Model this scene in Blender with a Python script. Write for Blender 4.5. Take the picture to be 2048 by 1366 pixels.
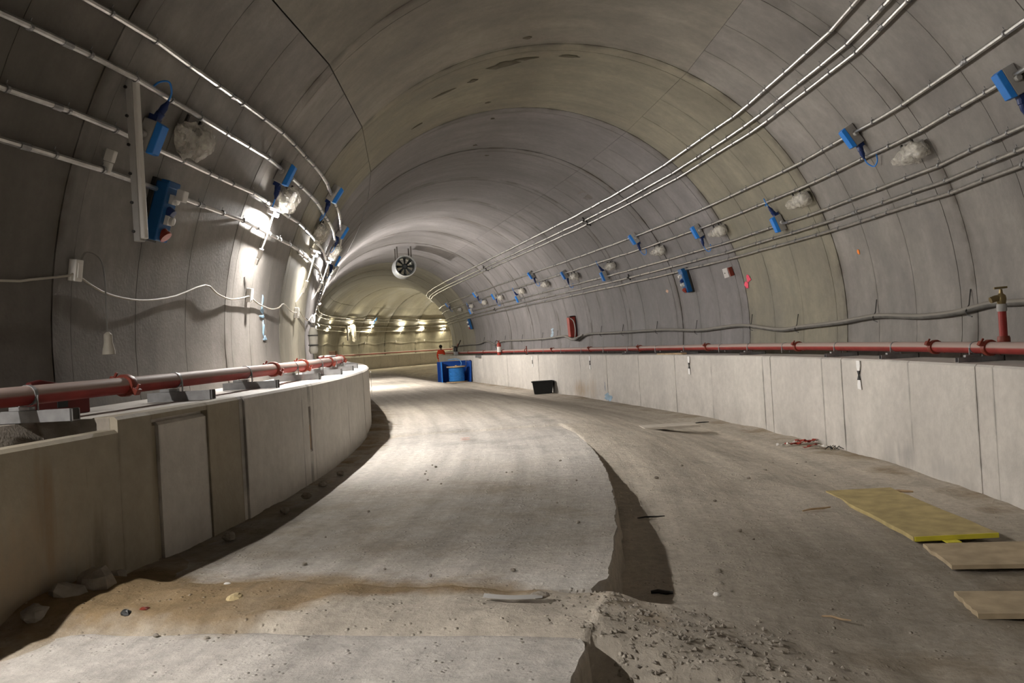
import bpy, bmesh, math, random
import numpy as np
from mathutils import Vector, Matrix, noise

random.seed(7)
for o in list(bpy.data.objects): bpy.data.objects.remove(o)
C = bpy.context.scene.collection
scn = bpy.context.scene
PI = math.pi
R2 = math.radians

# ------------------------------------------------------------------ camera
CAM_H = 1.6768
cam_d = bpy.data.cameras.new('camera'); cam = bpy.data.objects.new('camera', cam_d); C.objects.link(cam)
cam_d.sensor_width = 36.0; cam_d.lens = 1751.35 / 2048 * 36; cam_d.clip_start = 0.05; cam_d.clip_end = 300
PITCH, ROLL = 0.0087, 0.0602
_f = Vector((0, math.cos(PITCH), math.sin(PITCH))); _u = Vector((0, -math.sin(PITCH), math.cos(PITCH))); _r = Vector((1, 0, 0))
_x = _r * math.cos(ROLL) - _u * math.sin(ROLL); _y = _r * math.sin(ROLL) + _u * math.cos(ROLL)
cam.matrix_world = Matrix(((_x.x, _y.x, -_f.x, 0), (_x.y, _y.y, -_f.y, 0), (_x.z, _y.z, -_f.z, CAM_H), (0, 0, 0, 1)))
scn.camera = cam
# ------------------------------------------------------------------ world, exposure (underground: almost no ambient)
w = bpy.data.worlds.new('world'); scn.world = w; w.use_nodes = True
w.node_tree.nodes['Background'].inputs[0].default_value = (0.9, 0.95, 1, 1)
w.node_tree.nodes['Background'].inputs[1].default_value = 0.004
scn.view_settings.view_transform = 'Standard'; scn.view_settings.look = 'None'
scn.view_settings.gamma = 1; scn.view_settings.use_curve_mapping = False
scn.view_settings.exposure = 0.0
# lamps on the left wall: arc length, wall angle, watts, colour, wrapped
COOL = (1.0, 0.95, 0.90); WARM = (1.0, 0.90, 0.66)
LAMPS = [(-6.0, 157, 150, COOL), (-2.8, 157, 220, COOL), (1.3, 157, 1180, COOL), (10.46, 156.9, 960, COOL), (14.42, 158.5, 640, COOL), (17.6, 155.5, 800, COOL),
         (30.3, 157, 2500, COOL), (37.0, 157, 1700, COOL), (51.5, 157, 200, COOL), (55.6, 157, 200, WARM), (59.71, 154.2, 330, WARM), (62.82, 153.8, 330, WARM),
         (66.45, 155.9, 330, WARM), (68.6, 157.2, 230, WARM), (70.6, 158.5, 230, WARM), (72.6, 158.5, 300, WARM), (76.5, 157, 330, WARM)]
TUBE = 8.0                     # emission per watt of the short fluorescent tubes, which are the only light down here

# ------------------------------------------------------------------ the line of the tunnel
KN = [-4, 6, 14, 22, 30, 38, 46, 60, 90.]
KV = [-.0596, -.0388, -.0227, -.0044, .0002, -.0001, .0086, .0464, .0857]
ZN = [0, 15, 30, 50, 90.]; ZV = [0, .1319, .245, .3499, .5592]
S = np.arange(-13, 90.01, 0.25)
_k = np.interp(S, KN, KV); _i0 = int(np.argmin(abs(S)))
_th = np.concatenate([[0], np.cumsum((_k[1:] + _k[:-1]) / 2 * .25)]); _th = _th - _th[_i0] + 0.3972
_X = np.concatenate([[0], np.cumsum(np.sin((_th[1:] + _th[:-1]) / 2) * .25)]); _Y = np.concatenate([[0], np.cumsum(np.cos((_th[1:] + _th[:-1]) / 2) * .25)])
_X += -0.7761 - _X[_i0]; _Y -= _Y[_i0]
_Z = np.interp(S, ZN, ZV)
TR, ZC, UL, UR, ZL, ZLF, HB = 4.0146, 1.7971, -2.9659, 3.3506, 1.3756, 0.4199, 1.2
RB = [-12.8, -9.7, -6.6, -3.5, -.4, 2.75, 5.89, 9.55, 12.49, 15.79, 18.9, 22.05, 25.2, 28.36, 31.7, 35.03, 38.7, 42.35, 45.99, 49.15, 52.3, 55.45, 58.62,
      61.8, 65., 68.2, 71.4, 74.6, 77.8, 81., 84.2, 87.4]
def heading(s): return float(np.interp(s, S, _th))
def P(s, u, h):
    t = heading(s)
    return Vector((float(np.interp(s, S, _X)) + u * math.cos(t), float(np.interp(s, S, _Y)) - u * math.sin(t), float(np.interp(s, S, _Z)) + h))
def ring(s): return max(0, min(len(RB) - 2, int(np.searchsorted(RB, s, side='right')) - 1))
def PC(s, u, h, i=None):                       # on the straight cast ring that holds s
    if i is None: i = ring(s)
    a, b = RB[i], RB[i + 1]; t = (s - a) / (b - a)
    return P(a, u, h).lerp(P(b, u, h), t)
def W(s, deg, off=0.0, i=None):                # point on the lining, off metres towards the inside
    r = TR - off; a = R2(deg)
    return PC(s, r * math.cos(a), ZC + r * math.sin(a), i)
def wmat(s, deg, off=0.0):                     # local z points off the wall, y up along it, x along the tunnel
    p = W(s, deg, off); n = (W(s, deg, off + .1) - p).normalized()
    d = 0.5 if math.cos(R2(deg)) > 0 else -0.5
    y = (W(s, deg + d, off) - p); y = (y - n * y.dot(n)).normalized(); x = y.cross(n)
    return Matrix(((x.x, y.x, n.x, p.x), (x.y, y.y, n.y, p.y), (x.z, y.z, n.z, p.z), (0, 0, 0, 1)))
def fmat(s, u, h, rot=0.0):                    # standing on the ground: x across the tunnel, y along it
    p = P(s, u, h); t = heading(s) + rot
    x = Vector((math.cos(t), -math.sin(t), 0)); y = Vector((math.sin(t), math.cos(t), 0))
    return Matrix(((x.x, y.x, 0, p.x), (x.y, y.y, 0, p.y), (0, 0, 1, p.z), (0, 0, 0, 1)))

# ------------------------------------------------------------------ mesh helpers
class MB:
    def __init__(s): s.v = []; s.f = []; s.uv = None; s.attr = None
    def add(s, vs, fs):
        n = len(s.v); s.v += [tuple(v) for v in vs]; s.f += [tuple(i + n for i in f) for f in fs]; return s
    def box(s, c, d, rot=None):
        vs = [Vector((x * d[0] / 2, y * d[1] / 2, z * d[2] / 2)) for x in (-1, 1) for y in (-1, 1) for z in (-1, 1)]
        if rot is not None: vs = [rot @ v for v in vs]
        c = Vector(c)
        return s.add([v + c for v in vs], [(0, 1, 3, 2), (4, 6, 7, 5), (0, 4, 5, 1), (2, 3, 7, 6), (0, 2, 6, 4), (1, 5, 7, 3)])
    def frus(s, c, d0, d1, h):                  # box with another top size, z up from c
        vs = [(c[0] + x * d[0] / 2, c[1] + y * d[1] / 2, c[2] + z) for z, d in ((0, d0), (h, d1)) for x, y in ((-1, -1), (1, -1), (1, 1), (-1, 1))]
        return s.add(vs, [(3, 2, 1, 0), (4, 5, 6, 7), (0, 1, 5, 4), (1, 2, 6, 5), (2, 3, 7, 6), (3, 0, 4, 7)])
    def tube(s, pts, r, n=8, caps=True):
        pts = [Vector(p) for p in pts]; m = len(pts); rs = r if isinstance(r, (list, tuple)) else [r] * m
        t0 = (pts[1] - pts[0]).normalized(); ref = Vector((0, 0, 1)) if abs(t0.z) < .9 else Vector((1, 0, 0))
        x = t0.cross(ref).normalized(); vs = []
        for k in range(m):
            t = (pts[min(k + 1, m - 1)] - pts[max(k - 1, 0)]).normalized()
            x = (x - t * x.dot(t)).normalized(); y = t.cross(x)
            vs += [pts[k] + (x * math.cos(2 * PI * j / n) + y * math.sin(2 * PI * j / n)) * rs[k] for j in range(n)]
        fs = [(k * n + j, k * n + (j + 1) % n, (k + 1) * n + (j + 1) % n, (k + 1) * n + j) for k in range(m - 1) for j in range(n)]
        if caps: fs += [tuple(range(n - 1, -1, -1)), tuple((m - 1) * n + j for j in range(n))]
        return s.add(vs, fs)
    def lathe(s, prof, n=16, M=None, caps=True):           # (r, z) profile about z
        vs = []
        for r, z in prof: vs += [Vector((r * math.cos(2 * PI * j / n), r * math.sin(2 * PI * j / n), z)) for j in range(n)]
        if M is not None: vs = [M @ v for v in vs]
        m = len(prof)
        fs = [(k * n + j, k * n + (j + 1) % n, (k + 1) * n + (j + 1) % n, (k + 1) * n + j) for k in range(m - 1) for j in range(n)]
        if caps and prof[0][0] > 1e-6: fs.append(tuple(range(n - 1, -1, -1)))
        if caps and prof[-1][0] > 1e-6: fs.append(tuple((m - 1) * n + j for j in range(n)))
        return s.add(vs, fs)
    def grid(s, rows):                          # rows of points
        m, n = len(rows), len(rows[0]); vs = [p for r in rows for p in r]
        return s.add(vs, [(i * n + j, i * n + j + 1, (i + 1) * n + j + 1, (i + 1) * n + j) for i in range(m - 1) for j in range(n - 1)])
    def ball(s, c, r, seed=0, lump=.0, n=10, m=7, freq=2.0):
        c = Vector(c); r = Vector(r) if not isinstance(r, (int, float)) else Vector((r, r, r)); vs = []
        for i in range(m + 1):
            p = PI * i / m
            for j in range(n):
                t = 2 * PI * j / n; d = Vector((math.sin(p) * math.cos(t), math.sin(p) * math.sin(t), math.cos(p)))
                k = 1 + lump * noise.noise(d * freq + Vector((seed * 3.1, seed * 1.7, seed)))
                vs.append(c + Vector((d.x * r.x, d.y * r.y, d.z * r.z)) * k)
        return s.add(vs, [(i * n + j, (i + 1) * n + j, (i + 1) * n + (j + 1) % n, i * n + (j + 1) % n) for i in range(m) for j in range(n)])
    def build(s, name, mat, parent=None, smooth=False, bevel=0.0, M=None, fix=True):
        me = bpy.data.meshes.new(name); me.from_pydata(s.v, [], s.f)
        if fix:
            bm = bmesh.new(); bm.from_mesh(me)
            bmesh.ops.remove_doubles(bm, verts=bm.verts, dist=1e-5); bmesh.ops.recalc_face_normals(bm, faces=bm.faces)
            bm.to_mesh(me); bm.free()
        if smooth:
            me.polygons.foreach_set('use_smooth', [True] * len(me.polygons))
            if smooth != 'all': me.set_sharp_from_angle(angle=R2(38))
        me.materials.append(mat)
        o = bpy.data.objects.new(name, me); C.objects.link(o)
        if bevel: m_ = o.modifiers.new('bevel', 'BEVEL'); m_.width = bevel; m_.segments = 2; m_.limit_method = 'ANGLE'
        if parent: o.parent = parent
        if M is not None: o.matrix_local = M
        return o
def tag(o, label, cat, group=None):
    o['label'] = label; o['category'] = cat
    if group: o['group'] = group
    return o
def thing(name, M, label, cat, group=None):
    o = bpy.data.objects.new(name, None); C.objects.link(o); o.empty_display_size = .1; o.matrix_world = M
    return tag(o, label, cat, group)
def struct(o, label=None):
    o['kind'] = 'structure'
    if label: o['label'] = label
    return o
def copy_tree(o, M=None, parent=None):
    c = o.copy(); C.objects.link(c)
    if parent is not None: c.parent = parent
    for ch in list(o.children): copy_tree(ch, None, c)
    if M is not None: c.matrix_world = M
    return c
def spline(pts, k=5):                            # Catmull-Rom through points
    pts = [Vector(p) for p in pts]; out = []
    for i in range(len(pts) - 1):
        a, b, c, d = pts[max(i - 1, 0)], pts[i], pts[i + 1], pts[min(i + 2, len(pts) - 1)]
        for j in range(k):
            t = j / k
            out.append(0.5 * ((2 * b) + (c - a) * t + (2 * a - 5 * b + 4 * c - d) * t * t + (3 * b - a - 3 * c + d) * t ** 3))
    return out + [pts[-1]]

# ------------------------------------------------------------------ materials
def nd(nt, t, **kw):
    n = nt.nodes.new(t)
    for k, v in kw.items():
        if k in n.inputs: n.inputs[k].default_value = v
        else: setattr(n, k, v)
    return n
def mk(name, col, rough=.7, metal=0.0, var=.12, scale=6.0, bump=.0, bscale=60.0, spec=.3, dust_tone=None):
    m = bpy.data.materials.new(name); m.use_nodes = True; nt = m.node_tree; b = nt.nodes['Principled BSDF']
    b.inputs['Roughness'].default_value = rough; b.inputs['Metallic'].default_value = metal; b.inputs['Specular IOR Level'].default_value = spec
    tc = nd(nt, 'ShaderNodeTexCoord'); n = nd(nt, 'ShaderNodeTexNoise', Scale=scale, Detail=5.0); nt.links.new(tc.outputs['Object'], n.inputs['Vector'])
    r = nd(nt, 'ShaderNodeMapRange'); r.inputs['From Min'].default_value = .3; r.inputs['From Max'].default_value = .7
    r.inputs['To Min'].default_value = 1 - var; r.inputs['To Max'].default_value = 1 + var; nt.links.new(n.outputs['Fac'], r.inputs['Value'])
    mx = nd(nt, 'ShaderNodeVectorMath', operation='SCALE'); mx.inputs[0].default_value = col[:3]; nt.links.new(r.outputs['Result'], mx.inputs['Scale'])
    out = mx.outputs['Vector']
    if dust_tone:                                      # dust lies on faces that look up
        g = nd(nt, 'ShaderNodeNewGeometry'); sx = nd(nt, 'ShaderNodeSeparateXYZ'); nt.links.new(g.outputs['Normal'], sx.inputs[0])
        rr = nd(nt, 'ShaderNodeMapRange'); rr.inputs['From Min'].default_value = -.08; rr.inputs['From Max'].default_value = .16; nt.links.new(sx.outputs['Z'], rr.inputs['Value'])
        ml = nd(nt, 'ShaderNodeMath', operation='MULTIPLY'); ml.inputs[1].default_value = .92; nt.links.new(rr.outputs['Result'], ml.inputs[0])
        mm = nd(nt, 'ShaderNodeMix', data_type='RGBA'); nt.links.new(ml.outputs[0], mm.inputs['Factor']); nt.links.new(out, mm.inputs['A']); mm.inputs['B'].default_value = (*dust_tone, 1); out = mm.outputs['Result']
    nt.links.new(out, b.inputs['Base Color'])
    if bump:
        n2 = nd(nt, 'ShaderNodeTexNoise', Scale=bscale, Detail=4.0); nt.links.new(tc.outputs['Object'], n2.inputs['Vector'])
        bp = nd(nt, 'ShaderNodeBump', Strength=bump, Distance=.01); nt.links.new(n2.outputs['Fac'], bp.inputs['Height']); nt.links.new(bp.outputs['Normal'], b.inputs['Normal'])
    return m
def concrete(name, col, stains=(), dark=(.07, .06, .045), streak=.13, blot=.28, edge=.9):
    """cast concrete: blotches, faint bands along the ring, rust-grey drips, pores; uv = metres along and around"""
    m = bpy.data.materials.new(name); m.use_nodes = True; nt = m.node_tree; L = nt.links; b = nt.nodes['Principled BSDF']
    b.inputs['Roughness'].default_value = .72; b.inputs['Specular IOR Level'].default_value = .35
    tc = nd(nt, 'ShaderNodeTexCoord'); uv = nd(nt, 'ShaderNodeUVMap')
    def ramp(src, a, c, lo, hi):
        r = nd(nt, 'ShaderNodeMapRange'); r.inputs['From Min'].default_value = a; r.inputs['From Max'].default_value = c; r.inputs['To Min'].default_value = lo; r.inputs['To Max'].default_value = hi
        L.new(src, r.inputs['Value']); return r.outputs['Result']
    def mul(a, c): n = nd(nt, 'ShaderNodeMath', operation='MULTIPLY'); L.new(a, n.inputs[0]); L.new(c, n.inputs[1]); return n.outputs[0]
    sh_ = nd(nt, 'ShaderNodeAttribute', attribute_name='shade')
    n1 = nd(nt, 'ShaderNodeTexNoise', Scale=.9, Detail=6.0, Roughness=.6); L.new(tc.outputs['Object'], n1.inputs['Vector'])
    mp = nd(nt, 'ShaderNodeMapping'); mp.inputs['Scale'].default_value = (2.6, .45, 1); L.new(uv.outputs['UV'], mp.inputs['Vector'])
    n2 = nd(nt, 'ShaderNodeTexNoise', Scale=1.0, Detail=5.0, Roughness=.65); L.new(mp.outputs['Vector'], n2.inputs['Vector'])
    n3 = nd(nt, 'ShaderNodeTexNoise', Scale=9.0, Detail=6.0, Roughness=.7); L.new(tc.outputs['Object'], n3.inputs['Vector'])
    mp4 = nd(nt, 'ShaderNodeMapping'); mp4.inputs['Scale'].default_value = (14.0, 1.3, 1); L.new(uv.outputs['UV'], mp4.inputs['Vector'])
    n4 = nd(nt, 'ShaderNodeTexNoise', Scale=1.0, Detail=3.0); L.new(mp4.outputs['Vector'], n4.inputs['Vector'])
    v = mul(mul(ramp(n1.outputs['Fac'], .3, .7, 1 - blot, 1 + blot), ramp(n2.outputs['Fac'], .3, .7, 1 - streak, 1 + streak)), ramp(n3.outputs['Fac'], .3, .7, .90, 1.10))
    v = mul(v, ramp(sh_.outputs['Fac'], 0, 1, 1.0, 1.3))
    sc = nd(nt, 'ShaderNodeVectorMath', operation='SCALE'); sc.inputs[0].default_value = col; L.new(v, sc.inputs['Scale'])
    # dark specks drawn out along the formwork
    mx = nd(nt, 'ShaderNodeMix', data_type='RGBA'); L.new(ramp(n4.outputs['Fac'], .72, .82, 0, .5), mx.inputs['Factor']); L.new(sc.outputs['Vector'], mx.inputs['A']); mx.inputs['B'].default_value = (*dark, 1)
    # grime along the joints
    at = nd(nt, 'ShaderNodeAttribute', attribute_name='edge'); n5 = nd(nt, 'ShaderNodeTexNoise', Scale=2.5, Detail=4.0); L.new(tc.outputs['Object'], n5.inputs['Vector'])
    mx2 = nd(nt, 'ShaderNodeMix', data_type='RGBA'); L.new(mul(at.outputs['Fac'], ramp(n5.outputs['Fac'], .42, .62, .05, edge)), mx2.inputs['Factor']); L.new(mx.outputs['Result'], mx2.inputs['A']); mx2.inputs['B'].default_value = (*dark, 1)
    fin = mx2.outputs['Result']
    for cen, rad, scol, kk in stains:             # rust washes and drips, each at its own spot
        mpS = nd(nt, 'ShaderNodeMapping'); mpS.vector_type = 'POINT'; mpS.inputs['Location'].default_value = [-c / r_ for c, r_ in zip(cen, rad)]; mpS.inputs['Scale'].default_value = [1 / r_ for r_ in rad]; L.new(tc.outputs['Object'], mpS.inputs['Vector'])
        ln = nd(nt, 'ShaderNodeVectorMath', operation='LENGTH'); L.new(mpS.outputs['Vector'], ln.inputs[0])
        a2 = nd(nt, 'ShaderNodeMath', operation='ADD'); L.new(ln.outputs['Value'], a2.inputs[0]); L.new(ramp(n4.outputs['Fac'], .3, .7, -.35, .35), a2.inputs[1])
        mS = nd(nt, 'ShaderNodeMix', data_type='RGBA'); L.new(mul(ramp(a2.outputs[0], 1.0, .25, 0, kk), ramp(n3.outputs['Fac'], .35, .6, .5, 1)), mS.inputs['Factor']); L.new(fin, mS.inputs['A']); mS.inputs['B'].default_value = (*scol, 1); fin = mS.outputs['Result']
    L.new(fin, b.inputs['Base Color'])
    L.new(ramp(n1.outputs['Fac'], .35, .65, .55, .8), b.inputs['Roughness'])
    nb = nd(nt, 'ShaderNodeTexNoise', Scale=35.0, Detail=5.0); L.new(tc.outputs['Object'], nb.inputs['Vector'])
    ad = nd(nt, 'ShaderNodeMath', operation='ADD'); L.new(nb.outputs['Fac'], ad.inputs[0]); L.new(mul(n2.outputs['Fac'], n1.outputs['Fac']), ad.inputs[1])
    bp = nd(nt, 'ShaderNodeBump', Strength=.25, Distance=.01); L.new(ad.outputs[0], bp.inputs['Height']); L.new(bp.outputs['Normal'], b.inputs['Normal'])
    return m
def ground(name, base, soilcol, light):
    m = bpy.data.materials.new(name); m.use_nodes = True; nt = m.node_tree; L = nt.links; b = nt.nodes['Principled BSDF']
    b.inputs['Roughness'].default_value = .95; b.inputs['Specular IOR Level'].default_value = .1
    tc = nd(nt, 'ShaderNodeTexCoord'); uv = nd(nt, 'ShaderNodeUVMap')
    def ramp(src, a, c, lo, hi):
        r = nd(nt, 'ShaderNodeMapRange'); r.inputs['From Min'].default_value = a; r.inputs['From Max'].default_value = c; r.inputs['To Min'].default_value = lo; r.inputs['To Max'].default_value = hi
        L.new(src, r.inputs['Value']); return r.outputs['Result']
    def mul(a, c): n = nd(nt, 'ShaderNodeMath', operation='MULTIPLY'); L.new(a, n.inputs[0]); L.new(c, n.inputs[1]); return n.outputs[0]
    n1 = nd(nt, 'ShaderNodeTexNoise', Scale=1.3, Detail=7.0, Roughness=.62); L.new(tc.outputs['Object'], n1.inputs['Vector'])
    n2 = nd(nt, 'ShaderNodeTexNoise', Scale=14.0, Detail=8.0, Roughness=.7); L.new(tc.outputs['Object'], n2.inputs['Vector'])
    mp = nd(nt, 'ShaderNodeMapping'); mp.inputs['Scale'].default_value = (.25, 5.0, 1); L.new(uv.outputs['UV'], mp.inputs['Vector'])
    n3 = nd(nt, 'ShaderNodeTexNoise', Scale=1.0, Detail=5.0); L.new(mp.outputs['Vector'], n3.inputs['Vector'])     # wheel tracks
    v = mul(mul(ramp(n1.outputs['Fac'], .3, .7, .72, 1.2), ramp(n2.outputs['Fac'], .3, .7, .80, 1.18)), ramp(n3.outputs['Fac'], .3, .7, .82, 1.13))
    cl = nd(nt, 'ShaderNodeAttribute', attribute_name='clean')          # bare slab concrete against dirt
    cb = nd(nt, 'ShaderNodeMix', data_type='RGBA'); L.new(cl.outputs['Fac'], cb.inputs['Factor']); cb.inputs['A'].default_value = (*base, 1); cb.inputs['B'].default_value = (.55, .52, .475, 1)
    sc = nd(nt, 'ShaderNodeVectorMath', operation='SCALE'); L.new(cb.outputs['Result'], sc.inputs[0]); L.new(v, sc.inputs['Scale'])
    at = nd(nt, 'ShaderNodeAttribute', attribute_name='soil')
    ad = nd(nt, 'ShaderNodeMath', operation='ADD'); L.new(at.outputs['Fac'], ad.inputs[0]); L.new(ramp(n1.outputs['Fac'], .3, .7, -.35, .35), ad.inputs[1])
    mx = nd(nt, 'ShaderNodeMix', data_type='RGBA'); L.new(ramp(ad.outputs[0], .35, .75, 0, 1), mx.inputs['Factor']); L.new(sc.outputs['Vector'], mx.inputs['A'])
    sc2 = nd(nt, 'ShaderNodeVectorMath', operation='SCALE'); sc2.inputs[0].default_value = soilcol; L.new(v, sc2.inputs['Scale']); L.new(sc2.outputs['Vector'], mx.inputs['B'])
    dk = nd(nt, 'ShaderNodeAttribute', attribute_name='dust_tone')  # darker grey-brown stretches, broken up by noise
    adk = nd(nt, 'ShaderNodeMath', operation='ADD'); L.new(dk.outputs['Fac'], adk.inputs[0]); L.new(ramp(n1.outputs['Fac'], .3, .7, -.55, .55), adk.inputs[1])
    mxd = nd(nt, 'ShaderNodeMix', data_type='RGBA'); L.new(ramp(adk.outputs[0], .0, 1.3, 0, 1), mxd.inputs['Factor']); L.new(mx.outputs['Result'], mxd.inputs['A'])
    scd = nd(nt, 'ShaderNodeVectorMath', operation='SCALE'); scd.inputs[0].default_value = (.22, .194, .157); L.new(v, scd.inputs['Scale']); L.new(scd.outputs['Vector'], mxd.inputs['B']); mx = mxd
    # little stones
    vo = nd(nt, 'ShaderNodeTexVoronoi', Scale=26.0); L.new(tc.outputs['Object'], vo.inputs['Vector'])
    n6 = nd(nt, 'ShaderNodeTexNoise', Scale=7.0, Detail=2.0); L.new(tc.outputs['Object'], n6.inputs['Vector'])
    mx3 = nd(nt, 'ShaderNodeMix', data_type='RGBA'); L.new(mul(ramp(vo.outputs['Distance'], .18, .1, 0, 1), ramp(n6.outputs['Fac'], .56, .62, 0, .6)), mx3.inputs['Factor'])
    L.new(mx.outputs['Result'], mx3.inputs['A']); mx3.inputs['B'].default_value = (*light, 1)
    L.new(mx3.outputs['Result'], b.inputs['Base Color'])
    ad2 = nd(nt, 'ShaderNodeMath', operation='ADD'); L.new(n2.outputs['Fac'], ad2.inputs[0]); L.new(mul(ramp(vo.outputs['Distance'], .3, .05, 0, 1.0), ramp(n6.outputs['Fac'], .5, .62, 0, 1)), ad2.inputs[1])
    ad3 = nd(nt, 'ShaderNodeMath', operation='ADD'); L.new(ad2.outputs[0], ad3.inputs[0]); L.new(n3.outputs['Fac'], ad3.inputs[1])
    bp = nd(nt, 'ShaderNodeBump', Strength=.7, Distance=.025); L.new(ad3.outputs[0], bp.inputs['Height']); L.new(bp.outputs['Normal'], b.inputs['Normal'])
    return m
def emit(name, col, k):
    m = bpy.data.materials.new(name); m.use_nodes = True; b = m.node_tree.nodes['Principled BSDF']
    b.inputs['Base Color'].default_value = (.8, .8, .8, 1); b.inputs['Emission Color'].default_value = (*col, 1); b.inputs['Emission Strength'].default_value = k
    return m
def plastic_film(name, col):
    m = bpy.data.materials.new(name); m.use_nodes = True; nt = m.node_tree; nt.nodes.clear(); L = nt.links
    out = nd(nt, 'ShaderNodeOutputMaterial'); d = nd(nt, 'ShaderNodeBsdfPrincipled'); d.inputs['Base Color'].default_value = (*col, 1); d.inputs['Roughness'].default_value = .2
    t = nd(nt, 'ShaderNodeBsdfTranslucent'); t.inputs['Color'].default_value = (*col, 1); tr = nd(nt, 'ShaderNodeBsdfTransparent')
    a = nd(nt, 'ShaderNodeMixShader'); a.inputs[0].default_value = .35; L.new(d.outputs[0], a.inputs[1]); L.new(t.outputs[0], a.inputs[2])
    c = nd(nt, 'ShaderNodeMixShader'); tc = nd(nt, 'ShaderNodeTexCoord'); n = nd(nt, 'ShaderNodeTexNoise', Scale=9.0, Detail=3.0); L.new(tc.outputs['Object'], n.inputs['Vector'])
    r = nd(nt, 'ShaderNodeMapRange'); r.inputs['From Min'].default_value = .35; r.inputs['From Max'].default_value = .65; r.inputs['To Min'].default_value = .35; r.inputs['To Max'].default_value = .85
    L.new(n.outputs['Fac'], r.inputs['Value']); L.new(r.outputs['Result'], c.inputs[0]); L.new(a.outputs[0], c.inputs[1]); L.new(tr.outputs[0], c.inputs[2])
    bp = nd(nt, 'ShaderNodeBump', Strength=.6, Distance=.02); n2 = nd(nt, 'ShaderNodeTexNoise', Scale=22.0, Detail=3.0, Distortion=1.5); L.new(tc.outputs['Object'], n2.inputs['Vector']); L.new(n2.outputs['Fac'], bp.inputs['Height']); L.new(bp.outputs['Normal'], d.inputs['Normal'])
    L.new(c.outputs[0], out.inputs['Surface']); return m

CON = [concrete('concrete_grey', (.19, .177, .162)), concrete('concrete_olive', (.187, .172, .130)), concrete('concrete_mauve', (.170, .160, .158)), concrete('concrete_brown', (.115, .104, .09)), concrete('concrete_far', (.25, .232, .18)), concrete('concrete_warm_bounce', (.187, .172, .145))]  # last one: the grey with warm bounce off the floor painted in, for the ceiling
BEN = [concrete('bench_concrete', (.56, .53, .485), [(P(24.6, UR, .20), (.8, .8, .30), (.36, .25, .14), .75), (P(23.5, UR, .28), (.35, .35, .42), (.40, .29, .17), .5), (P(9.95, UR, .15), (.3, .3, .16), (.28, .27, .26), .6), (P(10.3, UR, .12), (.2, .2, .22), (.30, .29, .28), .5), (P(9.2, UR, .1), (.35, .35, .14), (.3, .29, .28), .45)], streak=.05, blot=.12, edge=.7),
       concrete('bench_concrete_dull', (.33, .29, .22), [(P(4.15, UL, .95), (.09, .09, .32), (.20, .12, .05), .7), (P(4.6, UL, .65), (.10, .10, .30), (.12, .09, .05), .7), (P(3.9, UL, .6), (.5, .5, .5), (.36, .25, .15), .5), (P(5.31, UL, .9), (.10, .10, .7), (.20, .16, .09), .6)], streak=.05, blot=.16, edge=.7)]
BACK = mk('joint_mortar', (.05, .043, .033), .9, var=.3)
PATCH = mk('damp_repair_patch', (.085, .076, .05), .8, var=.2, scale=8)
DIRT = ground('dusty_ground', (.55, .495, .415), (.27, .195, .11), (.55, .5, .42))
SLABM = ground('dusty_slab', (.47, .422, .35), (.27, .195, .11), (.55, .5, .42))
GALV = mk('galvanised_steel', (.55, .54, .52), .34, 1.0, var=.15, scale=14)
STEEL = mk('dull_steel', (.30, .30, .30), .5, .8, var=.2, scale=12)
DARKST = mk('dark_steel', (.05, .048, .045), .5, .6)
BLUE = mk('blue_plastic', (.012, .19, .62), .4, var=.08, spec=.5)
DBLUE = mk('deep_blue_plastic', (.01, .085, .24), .4)
NAVY = mk('navy_plastic', (.012, .03, .12), .4, var=.08)
GREYP = mk('grey_plastic', (.36, .35, .33), .55, var=.08)
PAPER = mk('white_paper', (.88, .87, .85), .6, var=.04)
WHITEP = mk('white_plastic', (.72, .70, .66), .5, var=.06)
BLACKP = mk('black_plastic', (.018, .02, .02), .45, var=.1)
REDR = mk('bare_red_paint', (.30, .034, .028), .42, var=.15)
REDP = mk('red_paint', (.27, .033, .027), .6, var=.15, dust_tone=(.36, .285, .25))
REDC = mk('red_coupling', (.20, .038, .022), .45, var=.2)
REDB = mk('red_plastic', (.32, .045, .03), .45, var=.15)
ORANGE = mk('orange_paint', (.85, .25, .05), .8)
PINK = mk('pink_paint', (.80, .10, .16), .8)
SKYP = mk('blue_spray_paint', (.26, .40, .52), .85, var=.35, scale=16)
RUST = mk('rust_stain', (.30, .17, .07), .9, var=.3)
BRASS = mk('brass', (.26, .20, .10), .45, .8)
HOSE = mk('dusty_cable', (.11, .105, .095), .7, var=.3, dust_tone=(.23, .212, .185))
CORD = mk('cream_cord', (.38, .35, .29), .6)
WOOD = mk('raw_timber', (.42, .30, .18), .8, var=.25, scale=9, bump=.2)
BOARDY = mk('yellow_insulation_board', (.42, .335, .155), .85, var=.2, scale=7, bump=.2, bscale=40)
BOARDE = mk('bright_yellow_edge', (.62, .55, .05), .7)
BOARDB = mk('dusty_tan_board', (.40, .32, .21), .85, var=.18, scale=7, bump=.2, bscale=40)
CARDB = mk('brown_carton', (.34, .20, .13), .85, var=.1)
ROCK = mk('broken_stone', (.28, .25, .21), .95, var=.25, scale=9, bump=.5)
ALU = mk('fan_steel', (.62, .64, .64), .35, .85, var=.1)
FILM = plastic_film('clear_plastic_film', (.80, .765, .68))
SKIN = mk('skin', (.36, .2, .14), .6)
HIVIS = mk('orange_fabric', (.78, .075, .03), .8, var=.1)
TAPER = mk('reflective_tape', (.7, .7, .62), .4)
DARKC = mk('dark_cloth', (.02, .02, .025), .9)

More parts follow.
